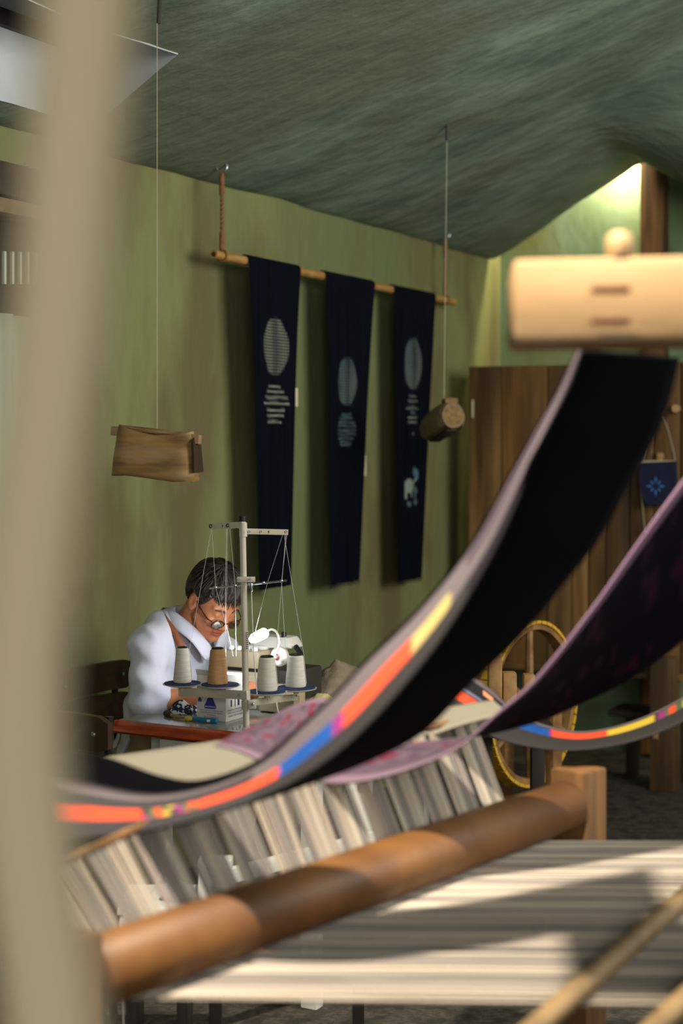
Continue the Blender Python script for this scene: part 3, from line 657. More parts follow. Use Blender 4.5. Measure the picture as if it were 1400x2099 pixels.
# work lamp
wl = thing('work_lamp', P(562, 1345, 4.56), 'glowing white work lamp on a curved white gooseneck above the machine', 'lamp')
M_glow = emis('led_glow', (226, 240, 255), 14.0)
la_, lb_ = P(516, 1311, 4.46), P(543, 1297, 4.52)
dd = (lb_ - la_) / np.linalg.norm(lb_ - la_)
obj('lamp_head', MB().tube([la_ - dd * .003, la_, la_ + dd * .012, lb_ - dd * .004, lb_, lb_ + dd * .005], [.005, .010, .0145, .0155, .0135, .006], 18), M_glow, wl)
obj('gooseneck', MB().tube(catmull([P(546, 1296, 4.53), P(556, 1290, 4.54), P(567, 1296, 4.55), P(573, 1314, 4.56), P(569, 1331, 4.56), P(562, 1345, 4.56)], 24), .0036, 8), M_mw, wl)
obj('magnet_base', MB().lathe(P(561, 1349, 4.56) , [(.011, 0), (.011, .006), (.007, .009)], UP, 16), M_mw, wl)
l = bpy.data.lights.new('work_lamp_light', 'SPOT'); l.energy = 3.6; l.color = (.86, .93, 1.0); l.shadow_soft_size = .014; l.spot_size = math.radians(165); l.spot_blend = .5
o = bpy.data.objects.new('work_lamp_light', l); COL.objects.link(o); o.location = tuple(la_ - dd * .012 - UP * .004); look(o, MW(.15, .02, 1.0))
# power cable, knife, brush, scraps, fabric
obj_c = obj('power_cable', MB().tube(catmull([P(577, 1427, 4.5), P(567, 1436, 4.42), P(571, 1462, 4.36), P(586, 1487, 4.33), P(600, 1500, 4.29)], 24), .0027, 8), M_mw)
tag(obj_c, 'thin white power cable looping below the right thread cones', 'cable')
kn = thing('seam_tool', P(420, 1476, 4.43), 'blue and yellow plastic sewing tool lying before the carton', 'sewing tool')
zq = TZ + .0075
def tp(px, d): q = P(px, 1400, d); return np.array([q[0], q[1], zq])
obj('grip', MB().tube(catmull([tp(378, 4.46), tp(390, 4.455), tp(400, 4.44), tp(420, 4.42), tp(440, 4.405), tp(446, 4.40)], 20), [.003, .007, .0085, .0075, .006, .0055, .006] + [.0068] * 7 + [.007, .007, .0072, .0072, .007, .006, .003], 12), mat('tool_blue', (36, 128, 176), rough=.35), kn)
obj('yellow_cap', MB().tube(catmull([tp(379, 4.447), tp(386, 4.443), tp(394, 4.437)], 8), [.003, .0062, .0072, .0078, .008, .0078, .007, .0055, .003], 12), mat('tool_yellow', (206, 182, 60), rough=.35), kn)
obj('white_label', MB().box(tp(431, 4.4048), (.021, .002, .007), bev=.0008), M_mw, kn)
br = thing('brush', tp(355, 4.5), 'small wooden brush with dark bristles at the table corner', 'brush')
obj('handle', MB().tube([tp(352, 4.50), tp(366, 4.47), tp(382, 4.455)], [.006, .005, .003], 10), mat('brush_wood', (150, 124, 84), rough=.5), br)
obj('bristles', MB().tube([tp(340, 4.53), tp(346, 4.515), tp(353, 4.50)], [.009, .010, .006], 10), mat('bristle_dark', (62, 52, 36), rough=.8), br)
def crumple(cx, cy, rx_, ry_, h, seed, n=26, z=TZ):
    def f(u, v):
        x, y = u * 2 - 1, v * 2 - 1; rr = math.sqrt(x * x + y * y); k = max(0, 1 - rr ** 2.2)
        edge_ = 1 + .28 * (vnoise(math.atan2(y, x) * 1.6 + 5, seed, seed) - .5)
        zz = h * k * (.35 + .9 * vnoise(x * 2.6 + 7, y * 2.6 + 3, seed)) + h * .25 * k * vnoise(x * 7, y * 7, seed + 1)
        q = cx * 1.0 + 0; s_ = min(1, 1 / max(rr, 1e-6)) if rr > 1 else 1
        return TB(cx + x * s_ * rx_ * edge_, cy + y * s_ * ry_ * edge_, z + .002 + zz)
    return MB().grid(f, n, n)
pt_ = lambda px, py: ((P(px, py, (CAMH - TZ) * FPX / (py - HOR)) - T0) @ E2, (P(px, py, (CAMH - TZ) * FPX / (py - HOR)) - T0) @ E1)
def scrap(name, px, py, rx_, ry_, h, seed, m, label, cat):
    a, b_ = pt_(px, py); o = obj(name, crumple(a, b_, rx_, ry_, h, seed), m, solid=.0015, angle=180); tag(o, label, cat); return o
M_fab = mat('grey_beige_cotton', (142, 128, 108), (126, 112, 94), scale=20, rough=.9, bump=.4, bscale=60)
scrap('fabric_pile', 690, 1428, .095, .17, .085, 3, M_fab, 'crumpled grey beige fabric heap at the back of the table', 'fabric')
scrap('fabric_pile', 735, 1455, .07, .08, .045, 6, mat('mauve_grey_cotton', (120, 110, 106), (104, 94, 92), scale=20, rough=.9, bump=.4, bscale=60), 'low mauve grey cloth heap beside the beige fabric', 'fabric')
scrap('fabric_scrap', 660, 1447, .055, .05, .03, 9, mat('pale_yellow_cloth', (206, 190, 120), (194, 178, 110), scale=20, rough=.9), 'pale yellow crumpled cloth scrap in front of the fabric heap', 'fabric')
scrap('fabric_scrap', 378, 1458, .045, .07, .03, 12, mat('navy_white_ikat', (28, 36, 56), (196, 202, 206), scale=55, rough=.9, lo=.5, hi=.54), 'navy and white patterned scrap under the forearm', 'fabric')
scrap('fabric_scrap', 392, 1452, .03, .03, .028, 14, mat('white_fluff', (216, 218, 216), (176, 182, 186), scale=40, rough=.95), 'white fluffy scrap beside the carton', 'fabric')
# small disc lids set in the table
for k, (x, y) in enumerate(((612, 1473), (568, 1467))):
    a, b_ = pt_(x, y); o = obj('bobbin', MB().lathe(TB(a, b_, TZ + .0005), [(.008, 0), (.010, .001), (.010, .004), (.006, .005)], UP, 16), M_black)
    tag(o, ['small black bobbin lying right of the power cable', 'small black bobbin lying left of the power cable'][k], 'bobbin', 'bobbins on the table')

# ================================================================ CHAIRS
M_chw = wood('dark_chair_wood', (46, 33, 22), (92, 68, 42), (62, 46, 30), 'n', 16, rough=.5, bump=.3)
M_chm = mat('black_steel_tube', (24, 20, 19), rough=.35, spec=.6)
def chair(label, org, F, S):
    """org: floor point under the seat middle, F: forward (sitter faces), S: sideways"""
    g = thing('slatted_chair', (org[0], org[1], 0), label, 'chair', 'dark slatted cafe chairs')
    q = lambda f, s, z: org + F * f + S * s + UP * z
    for k, z in ((0, .79), (1, .685)):
        vs = lambda off: [q(-.215 - .02 * k * 0 + off + .028 * ((s / .2) ** 2), s, zz) for s, zz in rr]
        rr = []
        hh = .046
        for s in np.linspace(-.205, .205, 11): rr.append((s, z + hh * (1 if abs(s) < .2 else .72)))
        for s in np.linspace(.205, -.205, 11): rr.append((s, z - hh * (1 if abs(s) < .2 else .72)))
        A = vs(0); B = vs(-.02); n = 22
        m = MB(); m.add(A + B, [(i, i + 1, 20 - i, 21 - i) for i in range(10)] + [(22 + i, 43 - i, 42 - i, 23 + i) for i in range(10)] + [(i, (i + 1) % n, (i + 1) % n + n, i + n) for i in range(n)])
        sl = obj('back_slat', m, M_chw, g)
        for s in (-.15, .15): obj('rivet', MB().lathe(q(-.214 + .028 * (s / .2) ** 2, s, z), [(.007, 0), (.007, .003), (.004, .005)], F, 10), M_steel, sl); obj('rivet', MB().lathe(q(-.236 + .028 * (s / .2) ** 2, s, z), [(.007, 0), (.007, .003), (.004, .005)], -F, 10), M_steel, sl)
    for k in range(5):
        obj('seat_slat', MB().box(q(-.16 + .08 * k, 0, .45), (.068, .40, .02), (F, S, UP), .004), M_chw, g)
    for s in (-.165, .165):
        obj('back_leg', MB().tube(catmull([q(-.245, s, .83), q(-.235, s, .6), q(-.215, s, .44), q(-.27, s, 0.0)], 16), .011, 10), M_chm, g)
        obj('front_leg', MB().tube(catmull([q(-.20, s, .425), q(.18, s, .43), q(.20, s, .41), q(.215, s, 0)], 16), .011, 10), M_chm, g)
    obj('stretcher', MB().tube([q(.21, -.165, .2), q(.21, .165, .2)], .008, 8), M_chm, g)
    return g
chair('dark slatted chair the man sits on', MW(-.12, -.02, 0), E2, E1)
c2 = P(122, 1440, 4.16)
chair('empty dark slatted chair left of the table corner', np.array([c2[0], c2[1], 0]) - E1 * .245, -E1, E2)

# ================================================================ MAN
hs = .89
yaw, pitch, roll = math.radians(-50), math.radians(35), math.radians(-4)
WF = np.array([math.cos(yaw), math.sin(yaw), 0.0])                       # world facing of the head
fl = np.array([WF @ E2, WF @ E1, 0])                                      # in body coordinates
lf = np.array([-fl[1], fl[0], 0])
hx = fl * math.cos(pitch) - UP * math.sin(pitch); hz = fl * math.sin(pitch) + UP * math.cos(pitch); hy = lf
hy, hz = hy * math.cos(roll) + hz * math.sin(roll), hz * math.cos(roll) - hy * math.sin(roll)
HC = np.array([.128, -.008, 1.066])
HR = [hx, hy, hz]; HM = np.array(HR).T                                    # columns: head axes in body space
def hp(x, y, z): return HC + hs * (x * hx + y * hy + z * hz)
RM = [list(HM[0]), list(HM[1]), list(HM[2])]
body = SDF((-.36, -.42, -.01), (.62, .42, 1.24), .0042)
E_ = lambda c, r, k=.012, mode='add': body.ell(hp(*c), np.array(r) * hs, k, RM, mode)
C_ = lambda a, b_, ra, rb, k=.01, mode='add': body.cap(hp(*a), hp(*b_), ra * hs, rb * hs, k, mode)
# torso and limbs
body.ell((-.01, 0, .84), (.08, .14, .15), .03).ell((-.06, 0, .68), (.085, .125, .15), .04).ell((-.11, 0, .545), (.10, .15, .09), .04)
body.cap((-.01, -.15, .925), (-.01, .15, .925), .05, .05, .04)
SHR, ELR, WRR = (.0, -.168, .918), (.055, -.246, .780), (.235, -.105, .800)
SHL, ELL, WRL = (.0, .168, .918), (.075, .265, .780), (.255, .10, .805)
for sh, el, wr in ((SHR, ELR, WRR), (SHL, ELL, WRL)):
    body.cap(sh, el, .045, .038, .02).cap(el, wr, .037, .024, .015)
    w_ = np.array(wr); d = w_ - np.array(el); d /= np.linalg.norm(d); sd = np.cross(UP, d); sd /= np.linalg.norm(sd)
    side = 1 if wr[1] < 0 else -1                                          # thumb side points to the middle
    body.cap(w_, w_ + d * .075 + UP * .002, .022, .027, .012).cap(w_ + d * .03 + sd * .014, w_ + d * .08 + sd * .02, .017, .015, .01).cap(w_ + d * .03 - sd * .014, w_ + d * .08 - sd * .02, .017, .015, .01)
    for k, (o_, L) in enumerate(((.029, .030), (.010, .034), (-.010, .031), (-.028, .025))):
        a = w_ + d * .083 + sd * o_ * side; b1 = a + d * L + UP * .006; b2 = b1 + d * L * .75 - UP * .016; b3 = b2 + d * .012 - UP * .016
        body.cap(a - d * .015, b1, .0098, .009, .004).cap(b1, b2, .009, .0082, .003).cap(b2, b3, .0082, .007, .003)
    a = w_ + d * .02 + sd * .022 * side; b1 = a + d * .03 + sd * .024 * side - UP * .008; b2 = b1 + d * .03 + sd * .004 * side - UP * .010
    body.cap(a, b1, .014, .0115, .008).cap(b1, b2, .0112, .009, .004)
for s in (-1, 1):
    body.cap((-.13, s * .09, .53), (.27, s * .11, .505), .075, .058, .03).cap((.27, s * .11, .505), (.25, s * .12, .09), .052, .036, .02).cap((.25, s * .12, .06), (.40, s * .13, .035), .036, .028, .02)
# neck and head
body.cap((.02, 0, .94), hp(-.03, 0, -.05), .060, .054, .03)
E_((-.012, 0, .036), (.097, .076, .084), .01); E_((.034, 0, -.025), (.060, .061, .086), .02); E_((.036, 0, -.082), (.050, .047, .036), .02); C_((.05, .02, -.098), (.05, -.02, -.098), .024, .024, .015)
E_((.078, 0, -.104), (.016, .021, .015), .012)
for s in (-1, 1):
    C_((.02, s * .052, -.055), (.048, s * .034, -.096), .017, .016, .012)           # jaw line
    C_((.082, s * .012, .020), (.070, s * .046, .022), .011, .009, .008)            # brow
    E_((.068, s * .040, -.028), (.020, .020, .017), .012)                            # cheek
    E_((.100, s * .031, .000), (.016, .017, .012), .008, 'sub')                      # socket
    E_((.0755, s * .031, .000), (.0135, .0145, .0125), .003)                         # lid and eyeball
    E_((.099, s * .0125, -.040), (.010, .0085, .0085), .004)                         # nostril wing
    C_((.084, s * .019, -.045), (.068, s * .033, -.068), .009, .008, .008)           # nasolabial fold
    E_((-.008, s * .078, -.008), (.023, .012, .037), .005); E_((.000, s * .0895, -.002), (.012, .006, .021), .003, 'sub'); E_((-.004, s * .078, -.036), (.009, .006, .009), .004)
C_((.088, 0, .012), (.106, 0, -.030), .0075, .011, .008); E_((.109, 0, -.036), (.0115, .0115, .0105), .006)
E_((.090, 0, -.0655), (.0095, .025, .0052), .004); E_((.0875, 0, -.0775), (.010, .021, .0058), .004); E_((.095, 0, -.0715), (.008, .026, .0014), .002, 'sub')
mb = sdf_mb(body, lambda V: MO + V[:, :1] * E2 + V[:, 1:2] * E1 + V[:, 2:3] * UP)
loc = (mb.local - HC) @ HM / hs
cs = np.tile(np.array([1, 1, 1, 1.0]), (len(loc), 1))
lip = (np.abs(loc[:, 1]) < .026) & (loc[:, 2] < -.060) & (loc[:, 2] > -.084) & (loc[:, 0] > .08); cs[lip, :3] = (.80, .52, .50)
br_ = (np.abs(np.abs(loc[:, 1]) - .030) < .019) & (np.abs(loc[:, 2] - .0225 + .15 * (np.abs(np.abs(loc[:, 1]) - .03))) < .0042) & (loc[:, 0] > .06); cs[br_, :3] = (.22, .17, .15)
st_ = (loc[:, 2] < -.05) & (loc[:, 2] > -.06) & (np.abs(loc[:, 1]) < .03) & (loc[:, 0] > .075); cs[st_, :3] = (.72, .68, .68)
mb.c = cs
M_skin = mat('skin', (186, 120, 82), (170, 104, 70), scale=22, rough=.5, bump=.12, bscale=160, attr='Col', bdist=.002)
M_skin.node_tree.nodes['Principled BSDF'].inputs['Subsurface Weight'].default_value = .08
M_skin.node_tree.nodes['Principled BSDF'].inputs['Subsurface Radius'].default_value = (.012, .005, .003)
man = obj('person', mb, M_skin, origin=MO, angle=180)
tag(man, 'man in white shirt and glasses bent over the sewing machine', 'person')
# shirt
sh = SDF((-.36, -.42, .44), (.36, .42, 1.10), .0055)
sh.ell((-.012, 0, .83), (.105, .168, .165), .03).ell((-.060, 0, .68), (.112, .155, .19), .05).ell((-.105, 0, .56), (.122, .172, .115), .05).ell((-.040, 0, .91), (.082, .155, .080), .04)
sh.cap((-.012, -.145, .927), (-.012, .145, .927), .060, .060, .05)
sh.cap((-.005, -.05, .975), (-.01, -.15, .945), .052, .05, .03).cap((-.005, .05, .975), (-.01, .15, .945), .052, .05, .03).cap((-.02, -.06, .985), (-.02, .06, .985), .05, .05, .03)
for s_, e_, wr_ in ((SHR, ELR, WRR), (SHL, ELL, WRL)):
    s_ = np.array(s_); e_ = np.array(e_); wr_ = np.array(wr_); f_ = e_ + (wr_ - e_) * .10
    sh.cap(s_, e_ + (s_ - e_) * .25, .058, .054, .03).cap(e_ + (s_ - e_) * .3, e_, .055, .052, .02).cap(e_, f_ + UP * .004, .052, .048, .02)
def folds(D, X, Y, Z):
    am = np.clip((np.abs(Y) - .12) / .08, 0, 1)
    d = .0042 * np.sin(92 * Z + 54 * X * np.sign(-Y) - 20 * np.abs(Y) + 2.2 * np.sin(19 * X + 11 * Z)) * am
    d += .0045 * np.sin(80 * X + 50 * Z + 2.0 * np.sin(17 * Y + 9 * Z)) * np.clip((.92 - Z) / .2, 0, 1) * (1 - .6 * am)
    d += .0035 * np.sin(64 * Y + 18 * Z + 3 * np.sin(12 * X)) * (1 - am)
    return np.maximum(D + d, (.555 + .115 * np.clip((X + .13) / .06, 0, 1) + .01 * np.sin(9 * Y) - Z))
sh.func(folds)
nb = hp(-.03, 0, -.06)
sh.cap((.015, 0, .93), nb + np.array([0, 0, .04]), .064, .062, .008, 'sub')
sh.cap((.075, 0, 1.0), (.105, 0, .865), .045, .010, .01, 'sub')
XFM = lambda V: MO + V[:, :1] * E2 + V[:, 1:2] * E1 + V[:, 2:3] * UP
M_shirt = mat('white_cotton_shirt', (196, 196, 208), (186, 186, 200), scale=16, stretch=(1, 1, .45), rot=(.5, .4, 0), rough=.85, bump=.6, bscale=11, bdetail=1.0, sheen=.1, bdist=.03)
shirt = obj('shirt', sdf_mb(sh, XFM), M_shirt, man, angle=180)
# collar: two folded leaves around the neck
def collar(sg):
    top_ = catmull([(-.020, 0, 1.040), (-.005, sg * .052, 1.042), (.045, sg * .071, 1.028), (.092, sg * .060, .992), (.116, sg * .030, .950), (.118, sg * .008, .918)], 20)
    out_ = catmull([(-.048, 0, .998), (-.032, sg * .068, .996), (.040, sg * .099, .984), (.103, sg * .095, .948), (.136, sg * .062, .888), (.124, sg * .012, .900)], 20)
    rows = []
    for t_, o_ in zip(top_, out_):
        d = t_ - np.array([.052, 0, t_[2]]); d /= np.linalg.norm(d) + 1e-9
        rows.append([t_ - UP * .022 - d * .003, t_, t_ * .75 + o_ * .25 + d * .007 + UP * .003, t_ * .4 + o_ * .6 + d * .008, o_])
    m = MB(); m.add([MW(*p) for r_ in rows for p in r_], [(i * 5 + j, i * 5 + j + 1, (i + 1) * 5 + j + 1, (i + 1) * 5 + j) for i in range(20) for j in range(4)]); return m
for s in (-1, 1): obj('collar', collar(s), M_shirt, shirt, solid=.0025, subd=1, angle=180)
for k, z in enumerate((.845, .79)): obj('button', MB().lathe(MW(.092 - .012 * k, .004, z), [(.005, 0), (.005, .002), (.003, .003)], E2 + UP * .25, 12), M_mw, shirt)
# trousers
tr = SDF((-.34, -.3, .03), (.42, .3, .76), .008)
tr.ell((-.11, 0, .55), (.115, .165, .100), .04)
for s in (-1, 1): tr.cap((-.13, s * .09, .53), (.27, s * .11, .505), .092, .076, .03).cap((.27, s * .11, .505), (.25, s * .12, .10), .070, .056, .02)
tr.ell((-.062, 0, .645), (.118, .158, .09), .03)
tr.func(lambda D, X, Y, Z: D + .004 * np.sin(50 * X + 20 * Z + 3 * np.sin(20 * Y)))
obj('trousers', sdf_mb(tr, XFM), mat('tan_trousers', (150, 128, 92), (138, 116, 82), scale=18, rough=.9), man, angle=180)
# neck strap of the apron
M_strap = mat('brown_leather_strap', (140, 84, 48), (122, 70, 38), scale=20, rough=.55)
def strap(pts, wdt):
    c = catmull(pts, 40); m = MB(); vs = []
    for i, p in enumerate(c):
        t_ = c[min(i + 1, 40)] - c[max(i - 1, 0)]; t_ /= np.linalg.norm(t_)
        out_ = p - np.array([-.02, 0, p[2] - .05]); out_ /= np.linalg.norm(out_); s_ = np.cross(t_, out_); s_ /= np.linalg.norm(s_)
        vs += [MW(*(p - s_ * wdt / 2)), MW(*(p + s_ * wdt / 2))]
    m.add(vs, [(2 * i, 2 * i + 1, 2 * i + 3, 2 * i + 2) for i in range(40)]); return m
for s in (-1, 1):
    obj('neck_strap', strap([(-.046, s * .003, 1.028), (-.036, s * .060, 1.030), (.010, s * .102, 1.012), (.058, s * .114, .970), (.092, s * .112, .91), (.100, s * .106, .85), (.088, s * .098, .78), (.055, s * .09, .71)], .022), M_strap, man, solid=.003, angle=180)
# hair
hair = SDF(HC - .17, HC + .19, .0032)
hE = lambda c, r, k=.01, mode='add': hair.ell(hp(*c), np.array(r) * hs, k, RM, mode)
hE((-.016, 0, .044), (.106, .0865, .092), .01); hE((-.035, 0, .015), (.086, .084, .085), .02); hE((.035, 0, .082), (.055, .062, .040), .02)
def cut(D, X, Y, Z):
    q = [(X - HC[0]) * a[0] + (Y - HC[1]) * a[1] + (Z - HC[2]) * a[2] for a in HR]; x, y, z = [v / hs for v in q]
    line = np.where(x > .055, .050 + (x - .055) * .25, np.where(x > .015, -.012 + (x - .015) * 1.55, np.where(x > -.03, .012 - (x + .03) * .53 * np.clip(1, 0, 1), -.075 + (x + .09) * .95)))
    line = np.where((x <= .015) & (x > -.035), .024, line); line = np.where(x <= -.035, np.clip(.024 + (x + .035) * 2.4, -.075, .024), line)
    line = line + .006 * np.sin(y * 170 + x * 90)
    st = .0022 * np.sin(190 * y + 60 * np.sin(14 * z + 5 * x)) + .0016 * np.sin(330 * y * (1 + z) + 90 * x)
    return np.maximum(D + st, (line - z) * .7)
hair.func(cut)
mb = sdf_mb(hair, XFM)
rng = random.Random(4)
for k in range(330):
    # locks that follow the skull from the crown downwards and forwards
    th = rng.uniform(-2.9, 2.9); ph = rng.uniform(.15, 1.25)
    r3 = np.array([.108, .089, .095]) * rng.uniform(1.0, 1.035); pts = []
    L = rng.uniform(.35, .7)
    for j in range(5):
        p_ = ph + L * j / 4; t2 = th + .12 * math.sin(k) * j / 4 + (.25 if abs(th) < 1 else 0) * j / 4
        pts.append(np.array([-.016 + r3[0] * math.sin(p_) * math.cos(t2), r3[1] * math.sin(p_) * math.sin(t2), .044 + r3[2] * math.cos(p_)]))
    e = pts[-1]; lim = .036 if e[0] > .05 else (-.005 if e[0] > 0 else -.06)
    if e[2] < lim: continue
    mb.tube([MW(*hp(*p_)) for p_ in pts], [.0012, .0026, .003, .0022, .0005], 5, cap=False, flat=.6)
for k in range(16):                                                        # fringe over the forehead
    y0 = -.045 + k * .0058; p0 = (.070 - abs(y0) * .35, y0, .088); p1 = (.096 - abs(y0) * .5, y0 * 1.05 + .004, .066); p2 = (.1005 - abs(y0) * .55, y0 * 1.08 + .008, .036 + .010 * math.sin(k * 2.3) + abs(y0) * .1)
    mb.tube([MW(*hp(*p_)) for p_ in catmull([p0, p1, p2], 6)], [.003, .004, .0042, .004, .0032, .002, .0006], 6, cap=False, flat=.5)
obj('hair', mb, mat('dark_grey_hair', (26, 19, 15), (60, 50, 43), scale=70, rough=.45, bump=.5, bscale=260, lo=.42, hi=.72, bdist=.003), man, angle=180)
# glasses
gl = MB(); M_gl = mat('tortoise_frame', (44, 20, 14), (66, 30, 18), scale=60, rough=.25)
rimz = -.022
glo = None
for s in (-1, 1):
    ring = [hp(.1085 - .0012 * 0 - .35 * abs(.033 * 0) - .010 * (0) - .16 * abs(s * .033 + .0245 * math.cos(a) * s) * .6, s * (.0335 + .0245 * math.cos(a)), rimz + .0165 * math.sin(a) + .002 * math.sin(2 * a)) for a in np.linspace(0, 2 * math.pi, 29)[:-1]]
    m = MB(); m.tube([MW(*p_) for p_ in ring], .0021, 6, closed=True)
    rim = obj('glasses_rim', m, M_gl, man)
    m = MB(); c_ = sum(ring) / len(ring); m.add([MW(*c_)] + [MW(*p_) for p_ in ring], [(0, i + 1, (i + 1) % 28 + 1) for i in range(28)])
    obj('lens', m, mat('lens_glass', (250, 250, 255), rough=.02, trans=1.0), rim)
    tpath = [hp(.096, s * .058, rimz + .008), hp(.085, s * .073, rimz + .012), hp(.04, s * .079, rimz + .020), hp(-.005, s * .081, rimz + .030), hp(-.022, s * .080, rimz + .018)]
    obj('temple', MB().tube([MW(*p_) for p_ in catmull(tpath, 14)], .0021, 6), M_gl, rim)
obj('glasses_bridge', MB().tube([MW(*p_) for p_ in (hp(.107, -.010, rimz + .005), hp(.111, 0, rimz + .008), hp(.107, .010, rimz + .005))], .0019, 6), M_gl, man)

# ================================================================ HANGING BAMBOO POLE AND SCARVES
M_bam = mat('bamboo', (176, 136, 78), (154, 114, 60), scale=30, stretch=(.4, .4, 2), rough=.45)
pl, pr = P(438, 521, 5.61), P(932, 619, 7.52)
PD = (pr - pl) / np.linalg.norm(pr - pl); PL_ = np.linalg.norm(pr - pl)
pole = thing('bamboo_pole', pl, 'long bamboo pole hanging level along the green wall', 'pole')
prof = []
nodes_ = [.0, .33, .72, 1.13, 1.52, 1.9, PL_]
for a, b_ in zip(nodes_[:-1], nodes_[1:]):
    prof += [(.0175, a + .004), (.0168, a + .02), (.0166, (a + b_) / 2), (.0168, b_ - .02), (.0178, b_ - .006), (.0188, b_ - .001)]
prof[0] = (.015, 0); prof[-1] = (.015, PL_)
obj('cane', MB().lathe(pl, prof, PD, 20), M_bam, pole)
obj('hollow_end', MB().lathe(pl - PD * .001, [(.009, 0), (.009, .003)], PD, 16), mat('bamboo_hollow', (60, 42, 24), rough=.8), pole)
M_rope = mat('brown_rope', (138, 96, 62), (116, 78, 48), scale=90, rough=.85, bump=.4, bscale=160)
def ropehang(px, ytop, f, lab):
    q = pl + PD * f; dd_ = q[1]; top_ = P(px, ytop, dd_); top_ = np.array([q[0], q[1], top_[2]])
    g = thing('hanging_rope', q, lab, 'rope', 'ropes holding the bamboo pole')
    m = MB(); n_ = 60
    for ph in (0, math.pi): m.tube([np.array([q[0], q[1], 0]) + UP * (q[2] + .02 + (top_[2] - .03 - q[2]) * i / n_) + .0035 * np.array([math.cos(i * .9 + ph), math.sin(i * .9 + ph), 0]) for i in range(n_ + 1)], .0042, 6)
    obj('cord', m, M_rope, g)
    obj('knot', MB().lathe(np.array([q[0], q[1], q[2] + .018]), [(.006, 0), (.010, .01), (.0095, .06), (.006, .07)], UP, 12), M_rope, g)
    obj('knot', MB().lathe(np.array([q[0], q[1], top_[2] - .10]), [(.006, 0), (.010, .01), (.0105, .07), (.006, .085)], UP, 12), M_rope, g)
    obj('pole_loop', MB().tube(arc(q, .021, np.cross(PD, UP), UP, 0, 2 * math.pi * .99, 20), .004, 6, closed=True), M_rope, g)
    rg = obj('eye_hook', MB().tube(arc(top_ + UP * .01, .019, (1, 0, 0), UP, -1.4, 4.4, 20), .004, 8), M_steel, g)
    tz = ceil_z(max(0, (q - CORNER) @ E2), max(0, -((q - CORNER) @ E1)))
    obj('hook_shank', MB().tube([top_ + UP * .028, np.array([q[0], q[1], max(tz + .01, top_[2] + .04)])], .004, 8), M_steel, rg)
ropehang(453, 347, .055, 'brown rope with eye hook at the left end of the bamboo pole')
ropehang(917, 484, PL_ - .11, 'brown rope with eye hook at the right end of the bamboo pole')
# indigo scarves
def scarf_mat():
    m = mat('indigo_cotton', (3, 5, 13), (6, 10, 24), scale=40, stretch=(1, 1, .05), rough=.92, spec=.1)
    nt = m.node_tree; L = nt.links; b = nt.nodes['Principled BSDF']
    base_ = b.inputs['Base Color'].links[0].from_socket
    at = node(nt, 'ShaderNodeAttribute', attribute_name='Col'); uv = node(nt, 'ShaderNodeAttribute', attribute_name='grid')
    sep = node(nt, 'ShaderNodeSeparateColor'); L.new(at.outputs['Color'], sep.inputs[0])
    sp = node(nt, 'ShaderNodeSeparateXYZ'); L.new(uv.outputs['Vector'], sp.inputs[0])
    def stripe(sock, freq, thr):
        a = node(nt, 'ShaderNodeMath', operation='MULTIPLY'); a.inputs[1].default_value = freq; L.new(sock, a.inputs[0])
        s_ = node(nt, 'ShaderNodeMath', operation='SINE'); L.new(a.outputs[0], s_.inputs[0])
        g = node(nt, 'ShaderNodeMath', operation='GREATER_THAN'); g.inputs[1].default_value = thr; L.new(s_.outputs[0], g.inputs[0]); return g.outputs[0]
    d1 = stripe(sp.outputs[0], 2 * math.pi / .0135, -.25); d2 = stripe(sp.outputs[1], 2 * math.pi / .0115, -.15)
    mu = node(nt, 'ShaderNodeMath', operation='MULTIPLY'); L.new(d1, mu.inputs[0]); L.new(d2, mu.inputs[1])
    m2 = node(nt, 'ShaderNodeMath', operation='MULTIPLY'); L.new(mu.outputs[0], m2.inputs[0]); L.new(sep.outputs[0], m2.inputs[1])
    ad = node(nt, 'ShaderNodeMath', operation='ADD', use_clamp=True); L.new(m2.outputs[0], ad.inputs[0]); L.new(sep.outputs[1], ad.inputs[1])
    mxb = node(nt, 'ShaderNodeMixRGB'); mxb.inputs[1].default_value = lin((186, 196, 170)); mxb.inputs[2].default_value = lin((84, 130, 160)); L.new(sep.outputs[2], mxb.inputs[0])
    mx = node(nt, 'ShaderNodeMixRGB'); L.new(ad.outputs[0], mx.inputs[0]); L.new(base_, mx.inputs[1]); L.new(mxb.outputs[0], mx.inputs[2])
    L.new(mx.outputs[0], b.inputs['Base Color']); return m
M_ind = scarf_mat()
NRM = np.array([-PD[1], PD[0], 0]); NRM = -NRM if NRM @ np.array([0, -1, 0]) < 0 else NRM     # towards the room
def along(px):                                   # distance along the pole seen at image column px
    k = (px - 700) / FPX; return (k * pl[1] - pl[0]) / (PD[0] - k * PD[1])
